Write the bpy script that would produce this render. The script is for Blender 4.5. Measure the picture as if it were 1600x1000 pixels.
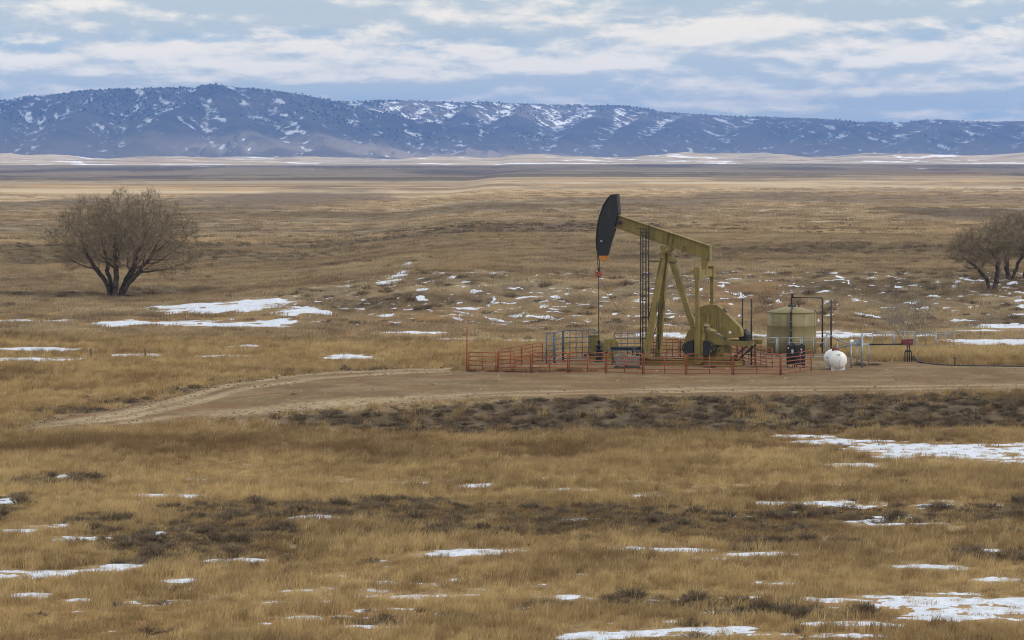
import bpy, bmesh, math, random
import numpy as np
from mathutils import Vector, Matrix

scene = bpy.context.scene
for o in list(bpy.data.objects):
    bpy.data.objects.remove(o)

# ------------------------------------------------------------------ camera
CAM_H = 13.5          # metres above the well pad
FPX = 4444.0          # focal length, in pixels of a 1600 wide frame (100 mm on 36 mm)
HOR = 255.0           # row of eye level
cam_d = bpy.data.cameras.new('camera')
cam_d.lens = 100.0
cam_d.sensor_width = 36.0
cam_d.shift_y = -245.0 / 1600.0
cam_d.clip_start = 1.0
cam_d.clip_end = 80000.0
cam = bpy.data.objects.new('camera', cam_d)
scene.collection.objects.link(cam)
cam.location = (0, 0, CAM_H)
cam.rotation_euler = (math.radians(90), 0, 0)
scene.camera = cam

# ------------------------------------------------------------------ light
TO_SUN = Vector((0.80, -0.36, 0.64)).normalized()
SUN_EL = math.asin(TO_SUN.z)
SUN_AZ = math.atan2(TO_SUN.x, TO_SUN.y)      # from +Y towards +X
SKY_STRENGTH = 0.12
SUN_STRENGTH = 5.0
world = bpy.data.worlds.new('World')
scene.world = world
world.use_nodes = True
sun_d = bpy.data.lights.new('sun', 'SUN')
sun_d.energy = SUN_STRENGTH
sun_d.angle = math.radians(0.53)
sun_d.color = (1.0, 0.94, 0.85)
sun = bpy.data.objects.new('sun', sun_d)
scene.collection.objects.link(sun)
sun.location = (60, -30, 60)
sun.rotation_euler = (-TO_SUN).to_track_quat('-Z', 'Y').to_euler()

scene.view_settings.view_transform = 'Standard'
scene.view_settings.look = 'None'
scene.view_settings.exposure = 0.0
scene.view_settings.gamma = 1.0
scene.view_settings.use_curve_mapping = False
scene.render.engine = 'CYCLES'
cy = scene.cycles
cy.use_denoising = True
cy.denoising_prefilter = 'ACCURATE'
cy.pixel_filter_type = 'BLACKMAN_HARRIS'
cy.filter_width = 1.1
cy.max_bounces = 8
cy.diffuse_bounces = 4
cy.transmission_bounces = 6
cy.transparent_max_bounces = 12
cy.volume_bounces = 1
cy.sample_clamp_indirect = 4.0
cy.caustics_reflective = False
cy.caustics_refractive = False


class NT:
    """small helper to wire shader nodes"""
    def __init__(self, tree):
        self.t = tree
        tree.nodes.clear()

    def n(self, typ, ins=None, **props):
        nd = self.t.nodes.new(typ)
        for k, v in props.items():
            setattr(nd, k, v)
        for k, v in (ins or {}).items():
            sock = nd.inputs[k]
            if isinstance(v, bpy.types.NodeSocket):
                self.t.links.new(v, sock)
            else:
                sock.default_value = v
        return nd

    def math(self, op, a, b=0.0, c=None, clamp=False):
        ins = {0: a, 1: b}
        if c is not None:
            ins[2] = c
        return self.n('ShaderNodeMath', ins, operation=op, use_clamp=clamp).outputs[0]

    def mix(self, fac, a, b, blend='MIX'):
        nd = self.n('ShaderNodeMix', None, data_type='RGBA', blend_type=blend)
        for sock, v in ((nd.inputs[0], fac), (nd.inputs[6], a), (nd.inputs[7], b)):
            if isinstance(v, bpy.types.NodeSocket):
                self.t.links.new(v, sock)
            else:
                if sock.type == 'RGBA' and len(v) == 3:
                    v = (*v, 1)
                sock.default_value = v
        return nd.outputs[2]

    def noise(self, vec, scale, detail=4, rough=0.55, dist=0.0):
        return self.n('ShaderNodeTexNoise', {'Vector': vec, 'Scale': scale, 'Detail': detail,
                                             'Roughness': rough, 'Distortion': dist}).outputs[0]

    def ramp(self, fac, lo, hi, a=0.0, b=1.0):
        return self.n('ShaderNodeMapRange', {0: fac, 1: lo, 2: hi, 3: a, 4: b},
                      interpolation_type='SMOOTHSTEP').outputs[0]

    def stretch(self, vec, s):
        return self.n('ShaderNodeVectorMath', {0: vec, 1: s}, operation='MULTIPLY').outputs[0]


def build_world():
    w = NT(world.node_tree)
    sky = w.n('ShaderNodeTexSky', None, sky_type='NISHITA', sun_disc=False, sun_elevation=SUN_EL,
              sun_rotation=SUN_AZ, altitude=1800.0, air_density=1.0, dust_density=0.6, ozone_density=1.5)
    d = w.n('ShaderNodeTexCoord').outputs['Generated']
    sep = w.n('ShaderNodeSeparateXYZ', {0: d})
    x, y, z = sep.outputs
    az = w.math('ARCTAN2', x, y)
    el = w.math('ARCSINE', w.math('MAXIMUM', z, 0.0))
    # height coordinate: even near the horizon, wider bands towards the zenith
    v = w.math('LOGARITHM', w.math('ADD', el, 0.055), 2.718)
    u = w.math('MULTIPLY', az, 11.0)
    v5 = w.math('MULTIPLY', v, 4.7)

    def field(dv):
        p = w.n('ShaderNodeCombineXYZ', {0: u, 1: w.math('ADD', v5, dv), 2: 5.2}).outputs[0]
        broad = w.noise(w.stretch(p, (0.62, 1.0, 1.0)), 1.0, 3, 0.5, 0.1)       # flat layered banks
        heap = w.noise(w.stretch(p, (1.0, 0.72, 1.0)), 2.2, 9, 0.6, 0.15)                                  # heaped tops
        return w.math('ADD', w.math('MULTIPLY', broad, 0.55), w.math('MULTIPLY', heap, 0.45))

    n1 = field(0.0)
    n2 = field(0.20)                       # the same field a little higher: edges open to the light
    pv = w.n('ShaderNodeCombineXYZ', {0: u, 1: v5, 2: 9.1}).outputs[0]
    veil = w.noise(w.stretch(pv, (0.30, 1.5, 1.0)), 0.8, 6, 0.6, 0.4)
    low = w.math('POWER', 2.718, w.math('MULTIPLY', el, -26.0))          # banks crowd together towards the horizon
    puff = w.ramp(w.math('ADD', n1, w.math('MULTIPLY', low, 0.075)), 0.425, 0.500)
    lit = w.ramp(w.math('SUBTRACT', n1, n2), -0.05, 0.07)
    grey = w.mix(w.ramp(veil, 0.38, 0.64), (4.2, 5.3, 5.95), (5.5, 6.05, 6.05))
    bright = w.mix(lit, (5.2, 5.9, 6.0), (9.9, 9.1, 7.6))
    clear = w.mix(0.7, sky.outputs[0], (3.7, 5.3, 6.6))
    col = w.mix(w.ramp(veil, 0.30, 0.50), clear, grey)
    col = w.mix(puff, col, bright)
    # below eye level the world is never seen; keep it the tone of the horizon
    bg = w.n('ShaderNodeBackground', {'Color': col, 'Strength': SKY_STRENGTH})
    out = w.n('ShaderNodeOutputWorld')
    w.t.links.new(bg.outputs[0], out.inputs[0])


build_world()

# ------------------------------------------------------------------ noise in numpy
def _grad(ix, iy, seed):
    h = (ix.astype(np.int64) * 374761393 + iy.astype(np.int64) * 668265263 + seed * 974711) & 0xffffffff
    h = ((h ^ (h >> 13)) * 1274126177) & 0xffffffff
    h = h ^ (h >> 16)
    return (h & 0xffff) * (2 * math.pi / 65536.0)


def perlin(x, y, seed=0):
    ix = np.floor(x); iy = np.floor(y)
    fx = x - ix; fy = y - iy
    ux = fx * fx * fx * (fx * (fx * 6 - 15) + 10)
    uy = fy * fy * fy * (fy * (fy * 6 - 15) + 10)
    def dot(ox, oy):
        a = _grad(ix + ox, iy + oy, seed)
        return np.cos(a) * (fx - ox) + np.sin(a) * (fy - oy)
    a = dot(0, 0); b = dot(1, 0); c = dot(0, 1); d = dot(1, 1)
    return ((a + (b - a) * ux) + ((c + (d - c) * ux) - (a + (b - a) * ux)) * uy) * 1.5


def fbm(x, y, seed=0, octv=4, gain=0.5, lac=2.03):
    s = 0.0; a = 1.0; t = 0.0
    for i in range(octv):
        s = s + a * perlin(x, y, seed + i * 17)
        t += a
        a *= gain
        x = x * lac + 11.3; y = y * lac - 7.9
    return s / t


def ridged(x, y, seed=0, octv=4):
    s = 0.0; a = 1.0; t = 0.0
    for i in range(octv):
        s = s + a * (1.0 - np.abs(perlin(x, y, seed + i * 13)) * 1.6)
        t += a; a *= 0.5
        x = x * 2.1 + 5.2; y = y * 2.1 + 1.3
    return s / t


def sstep(a, b, x):
    t = np.clip((x - a) / (b - a), 0.0, 1.0)
    return t * t * (3 - 2 * t)


# ------------------------------------------------------------------ lie of the land
def H(X, Y):
    """height of the prairie above the well pad"""
    X = np.asarray(X, float); Y = np.asarray(Y, float)
    # the pad stands on a low bank; the near field lies below it
    lft = sstep(-8.0, -26.0, X)
    hi = 163.5 + 20.0 * lft + 1.2 * perlin(X / 9, Y * 0, 5)
    lo = 155.0 - 6.0 * lft + 1.5 * perlin(X / 7, Y * 0 + 3, 6)
    drop = 1.0 - sstep(lo, hi, Y)
    z = -1.25 * drop
    z = z - 0.004 * np.clip(150.0 - Y, 0, 150)
    flat = np.exp(-(((X - 12.0) / 34.0) ** 4 + ((Y - 184.0) / 19.0) ** 4))
    und = 0.22 * fbm(X / 22, Y / 30, 21, 3) + 0.10 * fbm(X / 3.1, Y / 3.1, 22, 3)
    z = z + und * (1.0 - 0.9 * flat)
    # broken creek bank behind the well
    wy = Y + 9 * fbm(X / 40, Y / 60, 31, 3)
    right = sstep(-34.0, -4.0, X)
    z = z + (0.5 + 2.3 * right) * sstep(234, 262, wy)
    inb = sstep(228, 240, wy) * (1 - sstep(262, 285, wy)) * (0.25 + 0.75 * right)
    z = z + inb * (0.8 * fbm(X / 10, Y / 9, 41, 4) + 0.55 * np.abs(fbm(X / 4.5, Y / 5.5, 42, 3)))
    z = z - 0.35 * np.exp(-((wy - 222) / 7.0) ** 2) * right
    # long swells of the open prairie
    far = sstep(290, 520, Y)
    z = z + far * (1.6 * fbm(X / 420 + 3, Y / 170, 51, 4) + 0.35 * fbm(X / 60, Y / 45, 52, 3))
    z = z + 2.0 * sstep(1200, 2000, Y) * (1 + fbm(X / 500, Y / 300, 53, 3)) - 3.5 * sstep(2050, 2700, Y) + 9.5 * sstep(2900, 6100, Y)
    # low foothills before the mountains
    fh = sstep(6250, 7450, Y) * (1 - 0.45 * sstep(7500, 8700, Y))
    z = z + fh * (13.0 + 24.0 * fbm(X / 420, Y / 600, 61, 3) + 9 * ridged(X / 230, Y / 420, 62, 3))
    return z


def unproj(px, py, it=14):
    """ground point seen at a photograph position (used only to measure places)"""
    d = CAM_H * FPX / (py - HOR)
    for _ in range(it):
        z = float(H(np.array([(px - 800) * d / FPX]), np.array([d]))[0])
        d = 0.5 * d + 0.5 * (CAM_H - z) * FPX / (py - HOR)
    return ((px - 800) * d / FPX, d, z)


def at(px, py, d):
    """point at depth d seen at a photograph position"""
    return ((px - 800) * d / FPX, d, CAM_H - (py - HOR) * d / FPX)


def gz(x, y):
    return float(H(np.array([x]), np.array([y]))[0])


def poly_world(pts):
    return np.array([unproj(*p)[:2] for p in pts])


def poly_sd(X, Y, poly):
    """signed distance to a polygon, positive inside"""
    shp = X.shape
    x = X.ravel(); y = Y.ravel()
    best = np.full(x.shape, 1e9)
    inside = np.zeros(x.shape, bool)
    n = len(poly)
    for i in range(n):
        ax, ay = poly[i]; bx, by = poly[(i + 1) % n]
        dx, dy = bx - ax, by - ay
        t = np.clip(((x - ax) * dx + (y - ay) * dy) / (dx * dx + dy * dy + 1e-9), 0, 1)
        best = np.minimum(best, (x - ax - t * dx) ** 2 + (y - ay - t * dy) ** 2)
        cond = ((ay > y) != (by > y)) & (x < (bx - ax) * (y - ay) / (by - ay + 1e-12) + ax)
        inside ^= cond
    return (np.where(inside, 1, -1) * np.sqrt(best)).reshape(shp)


PAD = poly_world([(40, 664), (110, 651), (200, 637), (290, 617), (360, 600), (440, 588), (520, 581), (620, 576.5),
                  (730, 574), (830, 566), (880, 556), (1000, 552), (1180, 549), (1300, 553), (1365, 566), (1420, 564),
                  (1480, 571), (1600, 573), (1900, 573), (1900, 612), (1600, 612), (1400, 616), (1200, 620),
                  (1000, 622), (800, 624), (640, 632), (520, 641), (420, 650), (330, 656), (200, 667), (40, 676)])
BANK = poly_world([(430, 652), (520, 643), (800, 627), (1200, 621), (1900, 614), (1900, 664), (1400, 668), (1000, 680),
                   (700, 682), (560, 674), (450, 664)])


def ell_world(lst):
    out = []
    for e in lst:
        px, py, rx, ry = e[:4]
        x, y, z = unproj(px, py)
        out.append((x, y, rx * y / FPX, ry * y * y / (FPX * (CAM_H - z)), e[4] if len(e) > 4 else 0.0))
    return out


SNOW = ell_world([
    (355, 477, 112, 4.5), (465, 487, 40, 3), (300, 483, 40, 2), (330, 506, 85, 3.6), (190, 505, 42, 3), (428, 507, 34, 3.2),
    (60, 546, 78, 3), (50, 561, 95, 2.6), (215, 555, 40, 2.6), (385, 541, 34, 2.4), (345, 556, 50, 1.3), (552, 558, 40, 4.6),
    (850, 534.5, 82, 3.6), (640, 519, 46, 1.4), (715, 531, 36, 1.2), (20, 500, 34, 1.4), (95, 501, 30, 1.2),
    (600, 441, 11, 2), (612, 436, 14, 2.4), (624, 431, 11, 2.4), (631, 425, 8, 2.4), (636, 418, 7, 2.4), (637, 412, 7, 1.5),
    (1545, 510, 70, 3.6), (1570, 533, 95, 7.5), (1300, 525, 150, 3.2), (1030, 524, 70, 2.6), (1600, 551, 22, 4), (1120, 530, 60, 2),
    (1250, 682, 62, 3), (1330, 690, 70, 6), (1420, 702, 90, 12), (1520, 706, 100, 15), (1610, 708, 90, 16), (1700, 708, 90, 14),
    (1340, 727, 60, 2.6), (890, 766, 46, 3), (1015, 775, 34, 1.8), (1200, 786, 28, 2.8), (1300, 788, 62, 4), (1435, 790, 60, 1.6),
    (1560, 790, 30, 1.5), (260, 774, 50, 3.2), (290, 775, 38, 3), (98, 744, 14, 3), (300, 749, 22, 2), (430, 753, 60, 1.0),
    (600, 755, 70, 1.0), (745, 759, 30, 1.8), (10, 784, 22, 3), (35, 829, 36, 3), (90, 822, 40, 3), (130, 842, 52, 3.2),
    (490, 808, 34, 4), (245, 834, 16, 3), (55, 897, 80, 7), (140, 892, 60, 3), (200, 884, 40, 3), (50, 930, 32, 5),
    (125, 937, 28, 2.4), (285, 908, 28, 2.6), (335, 877, 30, 2), (400, 876, 34, 2.6), (310, 912, 25, 2), (740, 862, 76, 4.5),
    (700, 866, 30, 2.5), (1050, 859, 80, 3), (1180, 866, 60, 2.4), (1120, 874, 40, 1.5), (1225, 912, 30, 2.4), (1450, 885, 60, 3),
    (1520, 860, 50, 2), (1390, 862, 40, 2.4), (1450, 938, 120, 9), (1530, 946, 120, 17), (1620, 950, 110, 20), (1340, 938, 70, 4.5),
    (1480, 962, 70, 7), (1560, 905, 60, 3), (1040, 990, 130, 5.5), (940, 996, 60, 4), (1130, 984, 60, 4), (1330, 974, 70, 3.5),
    (1280, 994, 90, 3.5), (480, 966, 40, 3), (605, 981, 30, 2.4), (655, 936, 14, 1.6), (690, 960, 14, 2), (560, 978, 40, 1.6), (40, 1010, 80, 6), (900, 812, 40, 2)])
DARK = ell_world([  # dark sage bands, plus tree shade painted under the cottonwoods
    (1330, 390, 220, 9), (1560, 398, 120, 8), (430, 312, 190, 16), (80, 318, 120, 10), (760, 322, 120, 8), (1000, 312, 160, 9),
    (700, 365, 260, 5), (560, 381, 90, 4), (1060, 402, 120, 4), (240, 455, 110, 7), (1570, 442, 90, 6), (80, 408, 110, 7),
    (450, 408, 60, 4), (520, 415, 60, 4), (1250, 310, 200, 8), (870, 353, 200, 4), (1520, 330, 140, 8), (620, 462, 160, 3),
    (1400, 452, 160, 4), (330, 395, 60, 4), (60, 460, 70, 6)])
SAGE = ell_world([
    (360, 802, 130, 20), (600, 797, 190, 19), (760, 812, 240, 24), (960, 806, 150, 16), (1100, 818, 240, 18), (1420, 806, 240, 13),
    (0, 800, 44, 24), (300, 840, 200, 22), (150, 816, 70, 12), (90, 752, 80, 10), (640, 970, 140, 7), (1230, 852, 120, 9),
    (1560, 870, 90, 9), (1000, 945, 220, 8), (1230, 960, 160, 8), (330, 870, 150, 14), (1650, 800, 120, 16), (430, 580, 70, 4), (120, 642, 60, 3), (200, 629, 60, 3), (290, 610, 60, 3), (360, 594, 50, 3), (560, 577, 60, 2.5)])


def ell_mask(X, Y, ells, soft=1.0):
    """1 - r^2 of the ellipse a point lies deepest in (can be negative)"""
    m = np.full(X.shape, -4.0)
    for cx, cy_, rx, ry, sk in ells:
        sel = (np.abs(X - cx) < rx * 2.3) & (np.abs(Y - cy_) < ry * 2.3)
        if not sel.any():
            continue
        v = 1.0 - ((X[sel] - cx) / rx) ** 2 - ((Y[sel] - cy_) / ry) ** 2
        m[sel] = np.maximum(m[sel], v)
    return m


def pad_mask(X, Y):
    sd = np.full(X.shape, -50.0)
    sel = (Y > 138) & (Y < 225) & (X > -45) & (X < 75)
    if sel.any():
        xs, ys = X[sel], Y[sel]
        sd[sel] = poly_sd(xs, ys, PAD) + 1.5 * fbm(xs / 4.0, ys / 2.6, 71, 5, 0.6)
    return sd


def bank_mask(X, Y):
    sd = np.full(X.shape, -50.0)
    sel = (Y > 138) & (Y < 180) & (X > -30) & (X < 75)
    if sel.any():
        xs, ys = X[sel], Y[sel]
        sd[sel] = poly_sd(xs, ys, BANK) + 0.8 * fbm(xs / 3.0, ys / 3.0, 72, 4)
    return sd


def snow_mask(X, Y):
    """> 0.5 where snow lies"""
    e = ell_mask(X, Y, SNOW)
    sc = np.where(Y < 230, 1.0, 2.0)
    nz = fbm(X / (3.4 * sc), Y / (1.05 * sc), 81, 5, 0.62)
    m = 0.46 + 0.45 * e + np.where(Y < 230, 1.3, 1.7) * nz + 0.5 * fbm(X / (0.7 * sc), Y / (0.8 * sc), 85, 3, 0.7)
    m = np.where(e < -1.2, -1.0, m)
    # crumbs of snow in the near field and along the creek bank
    crumb = fbm(X / 3.4, Y / 0.95, 82, 4, 0.6)
    zone = fbm(X / 26, Y / 18, 83, 3)
    near = (Y < 135)
    m2 = 0.5 + (crumb + 0.55 * zone - 0.49 + 0.35 * fbm(X / 0.6, Y / 0.7, 86, 2)) * 1.6
    m = np.where(near, np.maximum(m, m2), m)
    wy = Y + 9 * fbm(X / 40, Y / 60, 31, 3)
    band = sstep(226, 238, wy) * (1 - sstep(276, 300, wy)) * sstep(-34, -8, X)
    m3 = 0.5 + (fbm(X / 2.4, Y / 1.0, 84, 4, 0.72) * 2.4 + 0.40 * zone - 0.50) * band - (1 - band) * 0.6
    m = np.where(Y > 215, np.maximum(m, m3), m)
    pad = pad_mask(X, Y)
    m = np.where(pad > -0.5, -1.0, m)
    return m


def sage_shade_mask(X, Y):
    e = ell_mask(X, Y, SAGE)
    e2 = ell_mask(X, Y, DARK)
    nz = fbm(X / 4.0, Y / 3.0, 91, 4, 0.6)
    m = sstep(-0.5, 0.5, e + 1.1 * nz)
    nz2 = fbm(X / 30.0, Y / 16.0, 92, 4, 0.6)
    m = np.maximum(m, sstep(-0.6, 0.6, e2 + 1.2 * nz2) * 0.95)  # carries the painted tree shade as well as sage
    wy = Y + 9 * fbm(X / 40, Y / 60, 31, 3)
    creek = sstep(228, 238, wy) * (1 - sstep(272, 296, wy)) * sstep(-34, -8, X)
    m = np.maximum(m, creek * np.clip(0.5 + 1.1 * fbm(X / 9, Y / 4, 95, 4, 0.6), 0, 1) * 0.95)
    far = sstep(260, 420, Y)
    bands = fbm(X / 260 + 5, Y / (40 + Y * 0.05), 93, 5, 0.6)
    m = np.maximum(m, far * sstep(-0.12, 0.25, bands + 0.25 * fbm(X / 16, Y / 12, 94, 3)) * 0.8)
    m = np.maximum(m, sstep(-0.6, 0.8, bank_mask(X, Y)) * (0.95 + 0.4 * nz))
    return np.clip(m, 0, 1)


def mesh_obj(name, verts, faces, mat=None, parent=None, smooth=False):
    me = bpy.data.meshes.new(name)
    verts = np.asarray(verts, np.float32)
    faces = np.asarray(faces, np.int32)
    k = faces.shape[1]
    me.vertices.add(len(verts))
    me.vertices.foreach_set('co', verts.ravel())
    me.loops.add(len(faces) * k)
    me.loops.foreach_set('vertex_index', faces.ravel())
    me.polygons.add(len(faces))
    me.polygons.foreach_set('loop_start', np.arange(0, len(faces) * k, k, dtype=np.int32))
    if smooth:
        me.polygons.foreach_set('use_smooth', np.ones(len(faces), bool))
    me.update(calc_edges=True)
    me.validate()
    if mat:
        me.materials.append(mat)
    ob = bpy.data.objects.new(name, me)
    scene.collection.objects.link(ob)
    if parent:
        ob.parent = parent
    return ob


def add_attr(ob, name, vals):
    vals = np.asarray(vals, np.float32)
    if vals.ndim == 1:
        a = ob.data.attributes.new(name, 'FLOAT', 'POINT')
        a.data.foreach_set('value', vals)
    else:
        a = ob.data.attributes.new(name, 'FLOAT_COLOR', 'POINT')
        full = np.ones((len(vals), 4), np.float32)
        full[:, :vals.shape[1]] = vals
        a.data.foreach_set('color', full.ravel())


def grid_faces(nr, nc):
    i = np.arange(nr - 1)[:, None] * nc + np.arange(nc - 1)[None, :]
    return np.stack([i, i + 1, i + nc + 1, i + nc], -1).reshape(-1, 4)


def tag(o, label=None, cat=None, group=None, kind=None):
    if label: o['label'] = label
    if cat: o['category'] = cat
    if group: o['group'] = group
    if kind: o['kind'] = kind
    return o


# ------------------------------------------------------------------ materials of the land
def new_mat(name):
    m = bpy.data.materials.new(name)
    m.use_nodes = True
    return m, NT(m.node_tree)


def finish(nt, col, rough=0.9, bump=None, bdist=0.05, bstr=0.6, spec=0.2, metal=0.0):
    ins = {'Base Color': col, 'Roughness': rough, 'Specular IOR Level': spec, 'Metallic': metal}
    p = nt.n('ShaderNodeBsdfPrincipled', ins)
    if bump is not None:
        b = nt.n('ShaderNodeBump', {'Height': bump, 'Strength': bstr, 'Distance': bdist})
        nt.t.links.new(b.outputs[0], p.inputs['Normal'])
    out = nt.n('ShaderNodeOutputMaterial')
    nt.t.links.new(p.outputs[0], out.inputs[0])
    return p


def attr(nt, name, typ='GEOMETRY'):
    return nt.n('ShaderNodeAttribute', None, attribute_name=name, attribute_type=typ)


def mat_ground():
    m, t = new_mat('prairie_soil')
    pos = t.n('ShaderNodeNewGeometry').outputs['Position']
    mk = attr(t, 'mask')
    sp = t.n('ShaderNodeSeparateColor', {0: mk.outputs['Color']})
    sage, rust, dirt = sp.outputs
    # the finer grain fades out with the size of the swells it lies on: three scales
    nA = t.noise(t.stretch(pos, (1, 1, 0.2)), 0.9, 5, 0.62)
    nB = t.noise(t.stretch(pos, (0.35, 1, 0.2)), 0.09, 6, 0.62)
    nC = t.noise(t.stretch(pos, (0.25, 1, 0.2)), 0.012, 6, 0.62)
    grass = t.mix(t.ramp(nA, 0.35, 0.65), (0.205, 0.140, 0.068), (0.36, 0.255, 0.125))
    grass = t.mix(t.ramp(nB, 0.36, 0.62), grass, (0.30, 0.195, 0.094))
    grass = t.mix(t.ramp(nC, 0.42, 0.62), grass, (0.365, 0.295, 0.195))
    grass = t.mix(t.math('MULTIPLY', rust, 0.7), grass, (0.30, 0.165, 0.075))
    sagec = t.mix(t.ramp(nA, 0.35, 0.65), (0.055, 0.041, 0.028), (0.130, 0.098, 0.066))
    col = t.mix(t.math('MULTIPLY', sage, 0.93), grass, sagec)
    soil = t.mix(nA, (0.15, 0.10, 0.06), (0.22, 0.155, 0.095))
    col = t.mix(dirt, col, soil)
    fs = attr(t, 'far_snow').outputs['Fac']
    col = t.mix(t.math('MULTIPLY', attr(t, 'sun_tone').outputs['Fac'], t.ramp(nC, 0.36, 0.62, 0.15, 0.85)), col, (0.50, 0.42, 0.315))  # paler colour painted over the sunlit bands
    col = t.mix(t.ramp(t.math('ADD', fs, t.math('SUBTRACT', nC, 0.5)), 0.50, 0.60), col, (0.74, 0.75, 0.78))
    finish(t, col, 0.95, t.math('ADD', nA, t.math('MULTIPLY', nB, 2.0)), 0.35, 0.7, 0.1)
    return m


def mat_pad():
    m, t = new_mat('pad_gravel')
    pos = t.n('ShaderNodeNewGeometry').outputs['Position']
    n1 = t.noise(pos, 0.28, 6, 0.65, 0.4)
    n2 = t.noise(pos, 2.6, 5, 0.7)
    n3 = t.noise(t.stretch(pos, (0.12, 1, 1)), 1.1, 4, 0.55, 0.3)
    trk = attr(t, 'track').outputs['Fac']
    col = t.mix(t.ramp(n1, 0.36, 0.66), (0.155, 0.104, 0.055), (0.262, 0.192, 0.114))
    col = t.mix(t.ramp(n3, 0.48, 0.64), col, (0.20, 0.112, 0.056))
    col = t.mix(t.math('MULTIPLY', trk, 0.9), col, (0.43, 0.335, 0.215))
    col = t.mix(t.math('MULTIPLY', t.ramp(n2, 0.46, 0.70), 0.7), col, (0.12, 0.085, 0.052))
    v = t.n('ShaderNodeTexVoronoi', {'Vector': pos, 'Scale': 9.0}).outputs['Distance']
    finish(t, col, 0.95, t.math('ADD', n2, t.math('MULTIPLY', v, 0.5)), 0.06, 0.8, 0.1)
    return m


def mat_snow():
    m, t = new_mat('old_snow')
    pos = t.n('ShaderNodeNewGeometry').outputs['Position']
    n1 = t.noise(pos, 1.4, 5, 0.65)
    n2 = t.noise(pos, 6.0, 3, 0.6)
    col = t.mix(t.ramp(n1, 0.35, 0.7), (0.66, 0.715, 0.84), (0.50, 0.54, 0.63))
    col = t.mix(t.math('MULTIPLY', t.ramp(n2, 0.54, 0.70), 0.7), col, (0.36, 0.29, 0.20))
    finish(t, col, 0.7, t.math('ADD', n1, t.math('MULTIPLY', n2, 0.3)), 0.05, 0.6, 0.3)
    return m


def mat_mountain():
    m, t = new_mat('mountain_side')
    pos = t.n('ShaderNodeNewGeometry').outputs['Position']
    sn = attr(t, 'snow').outputs['Fac']
    n1 = t.noise(t.stretch(pos, (1, 0.5, 1.6)), 0.035, 7, 0.7)
    n2 = t.noise(pos, 0.0035, 5, 0.6)
    col = t.mix(t.ramp(n2, 0.38, 0.62), (0.075, 0.064, 0.052), (0.130, 0.108, 0.082))
    col = t.mix(t.ramp(n1, 0.50, 0.68), col, (0.058, 0.050, 0.045))
    zz = t.n('ShaderNodeSeparateXYZ', {0: pos}).outputs[2]
    col = t.mix(t.math('MULTIPLY', t.ramp(zz, 135.0, 30.0), 0.6), col, (0.27, 0.22, 0.16))   # grass on the lower slopes, painted paler to lift the sunlit patch
    s = t.math('ADD', sn, t.math('MULTIPLY', t.math('SUBTRACT', n1, 0.5), 1.0))
    col = t.mix(t.ramp(s, 0.36, 0.80), col, (0.74, 0.75, 0.78))
    finish(t, col, 0.95, n1, 8.0, 0.5, 0.1)
    return m


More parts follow.
